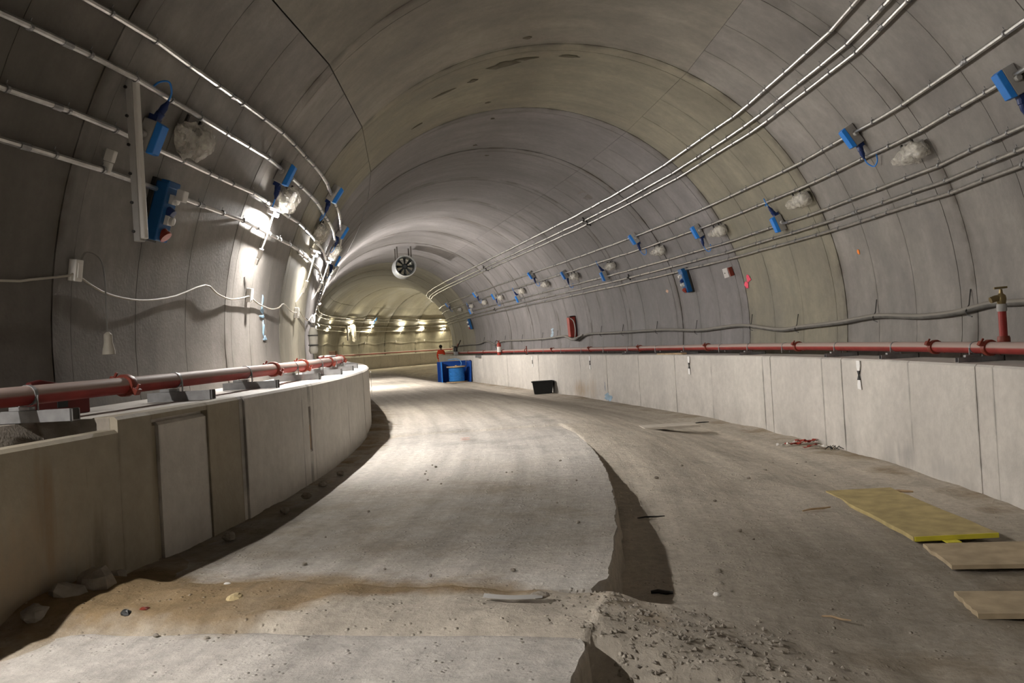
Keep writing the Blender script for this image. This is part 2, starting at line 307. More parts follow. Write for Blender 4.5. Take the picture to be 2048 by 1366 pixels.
# ------------------------------------------------------------------ the lining: wall_left, ceiling, wall_right, each of cast panels
def shell(name, a0, a1):
    mb = MB(); n = max(6, int((a1 - a0) / 5)); rows = []
    for i in range(len(RB)):
        rows.append([P(RB[i], (TR + .07) * math.cos(R2(a0 + (a1 - a0) * j / n)), ZC + (TR + .07) * math.sin(R2(a0 + (a1 - a0) * j / n))) for j in range(n + 1)])
    mb.grid(rows); return struct(mb.build(name, BACK, smooth='all'))
ZONES = [('wall_left', 132.8, 190.0), ('ceiling', 62.0, 132.8), ('wall_right', -11.0, 62.0)]
def panel(parent, s0, s1, a0, a1, i, mat, jit, e0, e1, g0, g1, ga0, ga1):
    """a cast panel: curved face, 60 mm deep, open back"""
    s0 += g0; s1 -= g1; a0 += ga0; a1 -= ga1
    Ls = s1 - s0; ss = [s0, s0 + .04, s0 + .16, (s0 + s1) / 2, s1 - .16, s1 - .04, s1] if Ls > .5 else [s0, (s0 + s1) / 2, s1]
    ed = [e0, e0 * .5, 0, 0, 0, e1 * .5, e1] if Ls > .5 else [e0, .3, e1]
    n = max(2, int((a1 - a0) / 3.2)); aa = [a0 + (a1 - a0) * j / n for j in range(n + 1)]
    vs, uv, at = [], [], []
    for k, s in enumerate([ss[0]] + ss + [ss[-1]]):
        end = k in (0, len(ss) + 1); kk = min(max(k - 1, 0), len(ss) - 1)
        for j in [-1] + list(range(n + 1)) + [n + 1]:
            side = j in (-1, n + 1); a = aa[min(max(j, 0), n)]
            off = -.055 if (end or side) else jit + .003 * noise.noise(Vector((s * .8, a * .05, i)))
            vs.append(W(s, a, off, i)); uv.append((s, R2(a) * TR)); at.append(ed[kk])
    m = n + 3; fs = [(r * m + c, r * m + c + 1, (r + 1) * m + c + 1, (r + 1) * m + c) for r in range(len(ss) + 1) for c in range(m - 1)]
    me = bpy.data.meshes.new('concrete_panel'); me.from_pydata(vs, [], fs)
    ul = me.uv_layers.new(name='UVMap'); li = np.zeros(len(me.loops), int); me.loops.foreach_get('vertex_index', li)
    ul.data.foreach_set('uv', np.array(uv, float)[li].ravel())
    ea = me.attributes.new('edge', 'FLOAT', 'POINT'); ea.data.foreach_set('value', at)
    es = me.attributes.new('shade', 'FLOAT', 'POINT'); es.data.foreach_set('value', [SHADE.get(i, 0) + random.Random(i * 7 + int(s0 * 10)).uniform(-.22, .22)] * len(at))
    me.polygons.foreach_set('use_smooth', [True] * len(me.polygons)); me.set_sharp_from_angle(angle=R2(30)); me.materials.append(mat)
    o = bpy.data.objects.new('concrete_panel', me); C.objects.link(o); o.parent = parent; return o
TINT = {}
SHADE = {6: .0, 7: .15, 8: .1, 9: -.15, 10: .05, 11: -.2, 12: .2, 13: .1}
for i in range(len(RB) - 1):
    s = RB[i]
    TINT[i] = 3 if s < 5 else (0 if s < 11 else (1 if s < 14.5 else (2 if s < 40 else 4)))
rj = random.Random(3)
for zn, a0, a1 in ZONES:
    sh = shell(zn, a0, a1)
    for i in range(1, len(RB) - 1):
        s0, s1 = RB[i], RB[i + 1]
        rr = random.Random(100 + i + (50 if zn == 'wall_left' else 0))
        if s0 > 44 or s0 < 1: cuts = [s0, s1]
        elif zn == 'ceiling': cuts = [s0, s0 + .28, s1]
        else: cuts = [s0, s0 + .28] + [s0 + .28 + (s1 - s0 - .28) * k / 3 for k in (1, 2)] + [s1]
        base = rr.uniform(-.006, .006)
        for k in range(len(cuts) - 1):
            f, l = k == 0, k == len(cuts) - 2
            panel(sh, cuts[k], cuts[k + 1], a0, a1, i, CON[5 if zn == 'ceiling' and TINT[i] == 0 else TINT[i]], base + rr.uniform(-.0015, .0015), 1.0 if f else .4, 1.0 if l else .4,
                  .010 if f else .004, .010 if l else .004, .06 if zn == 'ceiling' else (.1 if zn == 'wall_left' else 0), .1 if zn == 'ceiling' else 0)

def patch(parent, pts, mat, name='repair_patch', off=.008):
    """an irregular thin skin of mortar or paint on the lining, outline given as (s, angle)"""
    cs = sum(p[0] for p in pts) / len(pts); ca = sum(p[1] for p in pts) / len(pts); n = len(pts); i = ring(cs)
    lp = lambda q, k, o: W(cs + (q[0] - cs) * k, ca + (q[1] - ca) * k, o, i)
    vs = [lp(p, 1, off - .006) for p in pts] + [lp(p, .92, off) for p in pts] + [lp(p, .5, off) for p in pts] + [W(cs, ca, off, i)]
    fs = [(r * n + j, r * n + (j + 1) % n, (r + 1) * n + (j + 1) % n, (r + 1) * n + j) for r in range(2) for j in range(n)] + [(2 * n + j, 2 * n + (j + 1) % n, 3 * n) for j in range(n)]
    return MB().add(vs, fs).build(name, mat, parent, smooth='all')
def blob(s, a, ds, da, n=11, seed=0, rag=.35):
    r = random.Random(seed); return [(s + ds * math.cos(2 * PI * k / n) * (1 + r.uniform(-rag, rag)), a + da * math.sin(2 * PI * k / n) * (1 + r.uniform(-rag, rag))) for k in range(n)]
ceil_o = bpy.data.objects['ceiling']; wr = bpy.data.objects['wall_right']; wl = bpy.data.objects['wall_left']
for q in [(13.2, 99.3, .14, 3.2, 1), (13.06, 94.6, .05, 2.8, 2), (13.64, 105.4, .07, 1.1, 3), (13.72, 112.1, .06, 2.6, 4), (12.99, 85.4, .05, 2.0, 5), (12.14, 95.6, .05, .9, 6), (15.18, 99.9, .05, .7, 7), (16.39, 96.4, .06, .6, 8), (18.48, 96.9, .05, .7, 9),
          (14.95, 118.3, .04, 1.6, 10), (19.6, 90.5, .06, .7, 12)]:
    patch(ceil_o, blob(q[0], q[1], q[2], q[3], seed=q[4]), PATCH)
patch(wr, blob(20.35, 53.0, .35, 2.6, seed=11), mk('faint_damp', (.15, .135, .125), .85, var=.2), 'damp_stain', off=.006)
patch(wr, blob(15.55, 11.0, .09, 1.0, seed=21), PINK, 'paint_mark', .012); patch(wr, blob(15.70, 9.5, .07, 1.1, seed=22), PINK, 'paint_mark', .012)
patch(wr, blob(11.87, 11.7, .03, .55, seed=23, rag=.2), ORANGE, 'paint_mark', .012); patch(wr, blob(19.45, 11.8, .07, .5, seed=24, rag=.5), mk('faded_orange', (.55, .38, .28), .9), 'paint_mark', .010)
for k, (ds, a, r_) in enumerate([(0, 3.2, .6), (.03, 1.7, .9), (.1, .4, .7)]): patch(wr, blob(29.25 + ds, a, .16, r_, seed=30 + k, rag=.5), mk('faded_blue%d' % k, (.32, .40, .47), .9), 'paint_mark', .010)
for k, (s_, a, ds, da) in enumerate([(11.33, 171.9, .05, 1.6), (11.38, 174.6, .14, .35), (11.44, 177.0, .06, 1.7), (11.36, 173.6, .12, .5), (11.55, 178.6, .1, .5)]): patch(wl, blob(s_, a, ds, da, seed=40 + k, rag=.5), SKYP, 'paint_mark', .012)

# ------------------------------------------------------------------ the two raised walkways along the walls
def sweep(prof, s0, s1, step=.4):
    n = max(1, int(round((s1 - s0) / step))); mb = MB()
    mb.grid([[P(s0 + (s1 - s0) * k / n, u + (urs(s0 + (s1 - s0) * k / n) if 3 < u < 4 else 0), h) for u, h in prof] for k in range(n + 1)]); return mb
def face_panel(parent, s0, s1, u0, sgn, h0, h1, th, mat, proud=0.0, name='concrete_panel', gap=.006):
    """front panel of a walkway: upright slab with a small chamfer on its top edge; sgn is towards the roadway"""
    s0 += gap; s1 -= gap; n = max(1, int((s1 - s0) / .35)); ue = u0 + sgn * proud
    prof = [(ue - sgn * th, h0), (ue, h0), (ue, (h0 + h1) / 2), (ue, h1 - .02), (ue - sgn * .02, h1), (ue - sgn * th, h1)]
    ss = [s0, s0 + .03] + [s0 + (s1 - s0) * k / n for k in range(1, n)] + [s1 - .03, s1]
    if s1 - s0 < .12: ss = [s0, s1]
    vs, uv, at = [], [], []
    hs = [0, .02, (h1 - h0) / 2, h1 - h0 - .02, h1 - h0, h1 - h0 + th]
    for k, s in enumerate(ss):
        for j, (u, h) in enumerate(prof):
            uu = u + (sgn * .004 * noise.noise(Vector((s * 1.1, h * 1.3, u0))) if 0 < j < 5 else 0)
            vs.append(P(s, uu + (urs(s) if u0 > 0 else 0), h)); uv.append((s, h)); at.append(.8 if k in (0, len(ss) - 1) else (.5 if h < .2 else 0))
    m = len(prof); fs = [(r * m + c, r * m + c + 1, (r + 1) * m + c + 1, (r + 1) * m + c) for r in range(len(ss) - 1) for c in range(m - 1)]
    fs += [tuple(range(m)), tuple((len(ss) - 1) * m + c for c in range(m - 1, -1, -1))]
    me = bpy.data.meshes.new(name); me.from_pydata(vs, [], fs)
    ul = me.uv_layers.new(name='UVMap'); li = np.zeros(len(me.loops), int); me.loops.foreach_get('vertex_index', li); ul.data.foreach_set('uv', np.array(uv, float)[li].ravel())
    ea = me.attributes.new('edge', 'FLOAT', 'POINT'); ea.data.foreach_set('value', at)
    me.polygons.foreach_set('use_smooth', [True] * len(me.polygons)); me.set_sharp_from_angle(angle=R2(30)); me.materials.append(mat)
    o = bpy.data.objects.new(name, me); C.objects.link(o); o.parent = parent; return o
# right
def urs(s): return -.19 * math.exp(-((s - 52.5) / 5.5) ** 2)
wkr = struct(sweep([(UR + .05, -.3), (UR + .05, HB - .004), (4.3, HB - .004)], -12, 86).build('walkway_right', BEN[0], smooth=True), 'long raised concrete walkway along the right wall')
RJ = [-10, -8, -6, -4, -2, 0, 2, 4.2, 6.3, 8.21, 8.5, 9.79, 11.44, 12.0, 13.7, 13.98, 16.13, 17.93, 20.06, 22.3, 24.5, 26.7, 28.9, 31.1, 33.3, 35.5, 37.7, 39.9, 42.1, 44.3, 46.5, 48.7, 50.9, 53.1, 55.3, 57.5, 60, 63, 66, 69, 72, 75, 78, 81, 84]
rr = random.Random(5)
for k in range(len(RJ) - 1): face_panel(wkr, RJ[k], RJ[k + 1], UR, -1, -.25, HB, .16, BEN[0], rr.uniform(-.004, .004), gap=.006 if k % 2 else .003)
# left, with a broken-out pit near the camera
NOTCH = 4.86
wkl = struct(sweep([(UL - .05, -.1), (UL - .05, ZL - .004), (-4.3, ZL - .004)], NOTCH, 86).build('walkway_left', BEN[0], smooth=True), 'long raised concrete walkway curving along the left wall')
mb = MB(); rows = []
for k in range(60):
    s = NOTCH - k * .2
    def nz(a, b): return .05 * noise.noise(Vector((s * 5, a, b)))
    rows.append([P(s, UL - .12, .4), P(s, UL - .12, .98), P(s, UL - .4, 1.0 + nz(1, 0)), P(s, UL - .46 + nz(2, 2), 1.12), P(s, UL - .50 + nz(3, 1), 1.26 + nz(4, 1)), P(s, UL - .54 + nz(5, 0) * .6, ZL - .004), P(s, -4.3, ZL - .004)])
mb.grid(rows)
mb.add([P(NOTCH, UL - .05, -.1), P(NOTCH, UL - .05, ZL - .004), P(NOTCH, UL - .58, ZL - .004), P(NOTCH, UL - .58, -.1)], [(0, 1, 2, 3)])
mb.build('broken_concrete_pit', ROCK, wkl)
LJ = [-9, -6, -3.5, -1, 1.2, 3.0, NOTCH]
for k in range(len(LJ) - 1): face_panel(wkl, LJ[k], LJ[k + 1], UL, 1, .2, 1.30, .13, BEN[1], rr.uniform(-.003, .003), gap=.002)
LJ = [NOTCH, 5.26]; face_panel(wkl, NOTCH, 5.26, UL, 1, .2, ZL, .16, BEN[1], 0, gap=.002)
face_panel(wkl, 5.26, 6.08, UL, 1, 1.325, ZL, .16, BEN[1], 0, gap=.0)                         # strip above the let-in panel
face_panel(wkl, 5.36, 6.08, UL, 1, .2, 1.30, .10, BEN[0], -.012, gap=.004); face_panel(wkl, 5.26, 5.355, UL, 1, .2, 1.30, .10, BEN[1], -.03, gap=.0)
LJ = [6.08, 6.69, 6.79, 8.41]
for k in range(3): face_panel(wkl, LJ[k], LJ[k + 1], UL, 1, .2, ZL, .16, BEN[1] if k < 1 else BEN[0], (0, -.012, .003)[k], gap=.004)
# the narrow panel with an upright slot and a bit of timber left in it
face_panel(wkl, 8.41, 8.66, UL, 1, .2, ZL, .16, BEN[0], 0, gap=.004); face_panel(wkl, 8.74, 8.88, UL, 1, .2, ZL, .16, BEN[0], 0, gap=.003)
face_panel(wkl, 8.655, 8.745, UL, 1, .2, .74, .16, BEN[0], 0, gap=0); face_panel(wkl, 8.655, 8.745, UL, 1, 1.16, ZL, .16, BEN[0], 0, gap=0)
MB().box((0, 0, 0), (.05, .02, .24)).build('timber_offcut', WOOD, wkl, M=fmat(8.71, UL - .03, .86))
LJ = [8.88, 11.0, 13.1, 15.2, 17.3, 19.4, 21.5, 23.6, 26, 28.4, 31, 34, 37, 40, 43, 46, 48.4, 50.8, 53.2, 55.6, 58, 60.4, 62.8, 65.2, 67.6, 70, 72.4, 75, 78, 81, 84]
for k in range(len(LJ) - 1): face_panel(wkl, LJ[k], LJ[k + 1], UL, 1, .2, ZL, .16, BEN[0], rr.uniform(-.004, .004), gap=.003)

# ------------------------------------------------------------------ floor
def sm(a, b, x): t = min(1, max(0, (x - a) / (b - a))); return t * t * (3 - 2 * t)
def edge_u(s): return -.13 + .018 * noise.noise(Vector((s * 3.1, 1, 0))) + .012 * noise.noise(Vector((s * 11, 2, 0)))
def ghere(s):                                   # height of the dirt against the slab's edge
    return float(np.interp(s, [-5, 3.2, 3.62, 3.9, 4.25, 4.5, 4.68, 5.2, 5.8, 7.9, 9.5, 11.2, 14], [.12, .12, .20, .41, .44, .42, .24, .15, .16, .23, .345, .42, .42]))
def floor_h(s, u):
    nn = .022 * noise.noise(Vector((s * 1.3, u * 1.3, 0))) + .010 * noise.noise(Vector((s * 4, u * 4, 3))) + .006 * noise.noise(Vector((s * 11, u * 11, 5)))
    g = ghere(s); gap = sm(3.72, 3.95, s) * (1 - sm(4.45, 4.72, s))
    if u > -.13:
        h = g * (1 - sm(-.2, 2.6, u)) if s > 5 or s < 3.2 else .1 * (1 - sm(-.2, 2.6, u)) + (g - .1) * (1 - min(1, max(0, (u + .1) / 1.5)) ** .8)
        h += .035 * gap * noise.noise(Vector((s * 7, u * 7, 9)))
        wt = sm(5, 8, s); h += -.02 * math.exp(-((u - 1.2) / .3) ** 2) - .02 * math.exp(-((u - 2.4) / .3) ** 2)
        return h + nn
    top = ZLF - .05 if s < 13.2 else ZLF
    h = top
    if s < 13.2:
        h = top + gap * (.075 + .02 * noise.noise(Vector((s * 6, u * 6, 4)))) * (1 - .3 * sm(-.5, -.13, u))
        h += .04 * (sm(3.0, 3.6, s) * (1 - sm(5.0, 5.7, s))) * sm(-.9, -1.9, u)                # soil spilled over the slab by the left walkway
        h += .045 * sm(-2.5, -2.85, u)                                                          # rubble at the foot of the walkway
    else: h += .03 * sm(-2.5, -2.9, u)
    return h + nn * 1.0
def soil(s, u):
    a = math.exp(-((s - 4.35) / .62) ** 2 - ((u + 2.2) / .95) ** 2) * 1.15 + .75 * math.exp(-((s - 4.55) / .22) ** 2 - ((u + 1.0) / .7) ** 2)
    b = math.exp(-((s - 5.45) / .75) ** 2 - ((u - 2.6) / .7) ** 2) * 1.0 + .45 * math.exp(-((s - 4.6) / .5) ** 2 - ((u - 1.6) / .8) ** 2) + .35 * math.exp(-((s - 4.3) / .3) ** 2 - ((u + .2) / .5) ** 2)
    c = .4 * sm(2.6, 3.2, u) + .55 * sm(-2.3, -2.9, u)
    return min(1, a + b + c)
def dust_tone(s, u):  # mask of the darker grey-brown stretches on slab and ground
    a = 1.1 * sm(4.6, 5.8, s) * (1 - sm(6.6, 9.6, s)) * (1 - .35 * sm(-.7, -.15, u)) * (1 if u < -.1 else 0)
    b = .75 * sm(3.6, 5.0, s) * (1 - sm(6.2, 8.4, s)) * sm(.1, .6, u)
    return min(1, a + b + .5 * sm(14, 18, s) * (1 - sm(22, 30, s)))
def clean(s, u): return (1 - sm(11.5, 19, s)) * (1 - sm(-.5, .4, u)) if s > 13.2 else ((1 - sm(11.5, 19, s)) if u < -.1 else 0)
def field(name, svals, uvals, hf, mat):
    vs, uv, at = [], [], []
    for s in svals:
        for u in (uvals(s) if callable(uvals) else uvals):
            vs.append(P(s, u, hf(s, u))); uv.append((s, u)); at.append(soil(s, u))
    n = len(vs) // len(svals); fs = [(i * n + j, i * n + j + 1, (i + 1) * n + j + 1, (i + 1) * n + j) for i in range(len(svals) - 1) for j in range(n - 1)]
    me = bpy.data.meshes.new(name); me.from_pydata(vs, [], fs)
    ul = me.uv_layers.new(name='UVMap'); li = np.zeros(len(me.loops), int); me.loops.foreach_get('vertex_index', li); ul.data.foreach_set('uv', np.array(uv, float)[li].ravel())
    ea = me.attributes.new('soil', 'FLOAT', 'POINT'); ea.data.foreach_set('value', at)
    ed_ = me.attributes.new('dust_tone', 'FLOAT', 'POINT'); ed_.data.foreach_set('value', [dust_tone(*q) for q in uv])
    ec_ = me.attributes.new('clean', 'FLOAT', 'POINT'); ec_.data.foreach_set('value', [clean(*q) if (False or q[0] > 13.2) else 0.0 for q in uv])
    me.polygons.foreach_set('use_smooth', [True] * len(me.polygons)); me.materials.append(mat)
    o = bpy.data.objects.new(name, me); C.objects.link(o); return struct(o)
sv = list(np.arange(-12, 2, .5)) + list(np.arange(2, 8, .05)) + list(np.arange(8, 15, .1)) + list(np.arange(15, 30, .4)) + list(np.arange(30, 86.1, 1.0))
uvl = list(np.arange(UL - .1, -.3, .07)) + [-.3, -.22, -.16, -.135, -.125] + list(np.arange(-.09, UR + .12, .07))
field('floor', sv, uvl, floor_h, DIRT)
def slab(s0, s1, seed):
    ss = list(np.arange(s0, s1, .06 if s1 < 5 or s0 > 4 else .1)) + [s1]
    def top(s, u):
        fade = -.03 * sm(11.5, 13.3, s)
        er = .02 * abs(noise.noise(Vector((s * 9, seed, 0)))) if u > edge_u(s) - .03 else 0
        return ZLF + fade + .008 * noise.noise(Vector((s * 2, u * 2, 7))) + .003 * noise.noise(Vector((s * 9, u * 9, 7))) - er
    us = list(np.arange(UL - .05, -.35, .09)) + [-.34, -.25, -.19, -.15]
    vs, uv, at = [], [], []
    for k, s in enumerate(ss):
        e = edge_u(s) - (.07 * (1 - sm(0, .12, s - s0)) + .05 * (1 - sm(0, .1, s1 - s)) if s0 > 0 or True else 0)
        row = [(min(u, e), top(s, u)) for u in us] + [(e, top(s, e)), (e + .012, ZLF - .03), (e + .022 + .01 * noise.noise(Vector((s * 6, 3, 3))), ZLF - .14), (e + .035 + .02 * noise.noise(Vector((s * 5, 5, 3))), ZLF - .26), (e + .03, -.05)]
        if k in (0, len(ss) - 1): row = [(u, -.05 if h < .2 else h - .02) for u, h in row]
        for u, h in row: vs.append(P(s, u, h)); uv.append((s, u if h > .4 else u + (.42 - h))); at.append(soil(s, u) * .8)
    row0 = len(us) + 5
    fs = [(i * row0 + j, i * row0 + j + 1, (i + 1) * row0 + j + 1, (i + 1) * row0 + j) for i in range(len(ss) - 1) for j in range(row0 - 1)]
    n = len(vs)
    for k0 in (0, (len(ss) - 1) * row0):          # end faces
        base = len(vs)
        for j in range(row0): v = vs[k0 + j]; vs.append(Vector((v.x, v.y, -.1))); uv.append((uv[k0 + j][0] + .3, uv[k0 + j][1])); at.append(.2)
        fs += [(k0 + j, k0 + j + 1, base + j + 1, base + j) for j in range(row0 - 1)]
    me = bpy.data.meshes.new('floor_slab'); me.from_pydata(vs, [], fs)
    ul = me.uv_layers.new(name='UVMap'); li = np.zeros(len(me.loops), int); me.loops.foreach_get('vertex_index', li); ul.data.foreach_set('uv', np.array(uv, float)[li].ravel())
    ea = me.attributes.new('soil', 'FLOAT', 'POINT'); ea.data.foreach_set('value', at)
    ed_ = me.attributes.new('dust_tone', 'FLOAT', 'POINT'); ed_.data.foreach_set('value', [dust_tone(*q) for q in uv])
    ec_ = me.attributes.new('clean', 'FLOAT', 'POINT'); ec_.data.foreach_set('value', [clean(*q) if (True or q[0] > 13.2) else 0.0 for q in uv])
    me.polygons.foreach_set('use_smooth', [True] * len(me.polygons)); me.set_sharp_from_angle(angle=R2(40)); me.materials.append(SLABM)
    o = bpy.data.objects.new('floor_slab', me); C.objects.link(o); return struct(o)
slab(-11, 3.86, 1); slab(4.6, 13.6, 2)

# ------------------------------------------------------------------ steel conduits on the walls
def conduit(a, s0, s1, label, group, r=.022, off=.055, clip0=None, adrift=None):
    pts = []; ss = [s0]
    while ss[-1] < s1 - .01: ss.append(min(ss[-1] + .65, s1))
    rr = random.Random(int(a * 10))
    for s in ss:
        da = adrift(s) if adrift else 0
        pts.append(W(s, a + da + rr.uniform(-.07, .07), off + rr.uniform(-.004, .004)))
    t = MB().tube(pts, r, 8).build('steel_conduit', GALV, smooth=True); tag(t, label, 'conduit', group)
    rest = MB(); n = 0
    for k in range(1, len(ss) - 1):
        s = ss[k]; da = adrift(s) if adrift else 0; M = wmat(s, a + da)
        c = MB(); c.lathe([(r + .004, -.012), (r + .007, -.012), (r + .007, .012), (r + .004, .012)], 8, Matrix.Translation((0, 0, off)) @ Matrix.Rotation(PI / 2, 4, 'Y'))
        c.box((0, 0, (off - r) / 2), (.022, .03, off - r)).box((0, r + .022, off - .01), (.006, .02, .006))
        if 3.5 < s < 15 and n < 24:
            c.build('clip', STEEL, t, M=M); n += 1
        elif s > 0 and k % 2 == 0: rest.add([M @ Vector(v) for v in c.v], c.f)
    if rest.v: o = rest.build('clip', STEEL, t); o['kind'] = 'stuff'
    # screwed sleeves where lengths meet
    s = s0 + 1.9 + rr.uniform(0, 1)
    while s < min(s1, 34):
        if s > 5: da = adrift(s) if adrift else 0; MB().tube([W(s - .05, a + da, off), W(s + .05, a + da, off)], r + .005, 8).build('sleeve', STEEL, t, smooth=True)
        s += 3.0
    return t
GU, GM, GL, GLF = 'three conduits high on the right wall', 'two lamp conduits on the right wall', 'three conduits low on the right wall', 'four conduits on the left wall'
conduit(48.45, 3, 60, 'topmost of the three steel conduits running high on the right side of the vault', GU)
conduit(45.27, 3, 60, 'middle of the three steel conduits running high on the right side of the vault', GU)
conduit(43.43, 3, 60, 'lowest of the three steel conduits running high on the right side of the vault', GU)
conduit(32.6, 3, 60, 'upper of the two right wall conduits that carry blue boxes above the wrapped lamps', GM)
conduit(27.8, 3, 60, 'lower of the two right wall conduits, the one with wrapped lamps hanging right under it', GM)
conduit(21.79, 3, 60, 'upper of the three low right wall conduits, broken by tall blue socket boxes', GL)
conduit(19.23, 3, 60, 'middle of the three low right wall conduits, without boxes on it', GL)
conduit(17.27, 3, 60, 'lowest of the right wall conduits, feeding the blue distribution boards', GL)
dr = lambda s: float(np.interp(s, [12, 18], [0, 1.5]))
conduit(145.39, 3, 78, 'topmost of the four steel conduits on the left wall, nearest the vault seam', GLF, adrift=dr)
conduit(149.93, 3, 78, 'second highest of the four left wall conduits, with the grey batten hung from it', GLF)
conduit(155.8, 3, 78, 'third highest of the four left wall conduits, passing behind the lit lamps', GLF)
conduit(160.31, 3, 78, 'lowest of the four left wall conduits, feeding the blue distribution board', GLF)
# conduit joining brackets
for (s, a, n, lab) in [(21.66, 44.4, 2, 'dark steel bracket clamping the two lower high conduits to the right vault, nearer one'), (33.76, 44.6, 2, 'dark steel bracket clamping the two lower high conduits, farther one above the lamps'),
                       (21.32, 19.3, 1, 'dark steel bracket on the middle low conduit of the right wall, nearer one'), (36.57, 19.2, 1, 'dark steel bracket on the middle low conduit, farther one')]:
    t = thing('pipe_bracket', wmat(s, a), lab, 'bracket')
    MB().box((0, 0, .05), (.05, .30 if n == 2 else .16, .03)).build('rail', DARKST, t, bevel=.003)
    for y in ((-.07, .07) if n == 2 else (0,)): MB().box((0, y, .085), (.07, .05, .04)).build('clamp', DARKST, t, bevel=.004)

# ------------------------------------------------------------------ blue socket boxes
def socket_box(M, label, group):
    t = thing('socket_box', M, label, 'socket box', group)
    MB().box((0, 0, .065), (.13, .26, .11)).build('body', GREYP, t, bevel=.008)
    MB().frus((0, 0, .121), (.135, .265), (.105, .235), .05).build('lid', BLUE, t, bevel=.006)
    for x in (-1, 1): MB().lathe([(.03, 0), (.03, .03), (.024, .045)], 10, Matrix.Translation((x * .065, 0, .055)) @ Matrix.Rotation(x * PI / 2, 4, 'Y')).build('gland', GREYP, t, smooth=True)
    MB().box((0, -.15, .06), (.075, .05, .075)).lathe([(.036, 0), (.036, .045), (.03, .05)], 12, Matrix.Translation((0, -.165, .075)) @ Matrix.Rotation(R2(70), 4, 'X')).build('socket', NAVY, t, smooth=True)
    pl = MB().lathe([(.03, 0), (.03, .06), (.018, .09), (.012, .12)], 12, Matrix.Translation((.0, -.20, .085)) @ Matrix.Rotation(R2(75), 4, 'X')).build('plug', NAVY, t, smooth=True)
    MB().tube(spline([(0, -.31, .11), (.01, -.38, .12), (.06, -.45, .10), (.13, -.42, .07), (.18, -.36, .06), (.2, -.33, .06)], 4), .008, 6).build('cable', BLUE, t, smooth=True)
    return t
boxes = [(7.81, 27.3, 'nearest blue-lidded box, on the lower lamp conduit at the upper right'), (10.66, 32.3, 'nearest blue-lidded box on the upper lamp conduit, cable looping by the nearest wrapped lamp'),
         (13.66, 22.2, 'nearest tall blue box of the low right conduits, plug pointing up'), (16.68, 27.3, 'blue-lidded box on the lower lamp conduit, beside the wrapped lamp above the white card'),
         (19.79, 32.0, 'second nearest blue-lidded box on the upper lamp conduit of the right wall'), (22.86, 22.2, 'second nearest blue box of the low right conduits, next to a dark bracket'),
         (25.91, 27.2, 'third nearest blue-lidded box on the lower lamp conduit, well beyond the distribution board'), (29.07, 32.0, 'third nearest blue-lidded box on the upper lamp conduit of the right wall'),
         (32.21, 22.0, 'third nearest blue box of the low right conduits, far along the wall'), (35.5, 27.2, 'fourth nearest blue-lidded box on the lower lamp conduit, far along the right wall'),
         (38.45, 32.0, 'fourth nearest blue-lidded box on the upper lamp conduit, far along the right wall'), (41.25, 22.0, 'fourth nearest blue box of the low right conduits, just above the far distribution board'),
         (46.4, 32.0, 'farthest blue-lidded box, where the right wall bends out of sight')]
GB = 'blue socket boxes on the right wall'
pb = None
for s, a, lab in boxes:
    M = wmat(s, a)
    if a < 23: M = M @ Matrix.Rotation(PI, 4, 'Z')
    if pb is None: pb = socket_box(M, lab, GB)
    else: c = copy_tree(pb, M); tag(c, lab, 'socket box', GB)
for s, a, rot, lab in [(6.78, 154.9, PI, 'blue socket box, plug on top, beside the hanging grey batten on the left wall'), (10.31, 150.2, 0, 'blue-lidded socket box on the left wall straight above the first lit lamp'),
                       (13.69, 145.3, 0, 'blue-lidded socket box highest on the left wall, at the top conduit'), (17.6, 146.6, 0, 'blue-lidded socket box on the left wall past the lit lamps, almost edge-on'), (20.9, 150.2, 0, 'blue socket box on the left wall in the tangle beyond the lamps'),
                       (62.9, 145.6, 0, 'small blue box on the top conduit of the far curving wall')]:
    c = copy_tree(pb, wmat(s, a) @ Matrix.Rotation(rot, 4, 'Z')); tag(c, lab, 'socket box', 'blue socket boxes on the left wall')

# ------------------------------------------------------------------ floodlights wrapped in plastic
def wrapped_lamp(M, label, group, seed, bag=(.40, .12, .10), hang=0.0):
    t = thing('wrapped_floodlight', M, label, 'lamp', group)
    MB().box((.20, -.03, .085), (.15, .13, .12)).build('housing', GREYP, t, bevel=.008)
    MB().box((-.1, -.05, .07), (.32, .05, .05)).build('lamp_arm', GREYP, t, bevel=.004)
    MB().box((.1, .05, .05), (.03, .07, .02)).box((-.15, .04, .05), (.03, .09, .02)).build('bracket', DARKST, t)
    mb = MB(); n, m = 30, 26; vs = []
    for i in range(m + 1):
        x = -1 + 2 * i / m; w_ = (max(0, 1 - abs(x) ** 4.0)) ** .5 * (.34 + .66 * (x * .5 + .5)) + .05
        for j in range(n):
            a = 2 * PI * j / n
            k = 1 + .40 * noise.noise(Vector((x * 3.2 + seed, math.cos(a) * 1.6, math.sin(a) * 1.6 + seed))) + .42 * (abs(noise.noise(Vector((x * 2.2, math.cos(a) * 4.5 + seed, math.sin(a) * 4.5)))) - .2)
            y = math.cos(a) * bag[1] * w_ * k; z = math.sin(a) * bag[2] * w_ * k
            vs.append((x * bag[0] - .03, -.05 + y - (hang * (1 - x * x) if y < 0 else 0), max(.012, .10 + z)))
    mb.add(vs, [(i * n + j, i * n + (j + 1) % n, (i + 1) * n + (j + 1) % n, (i + 1) * n + j) for i in range(m) for j in range(n)])
    mb.build('plastic_bag', FILM, t, smooth='all')
    return t
GBG = 'wrapped lamps along the right wall'
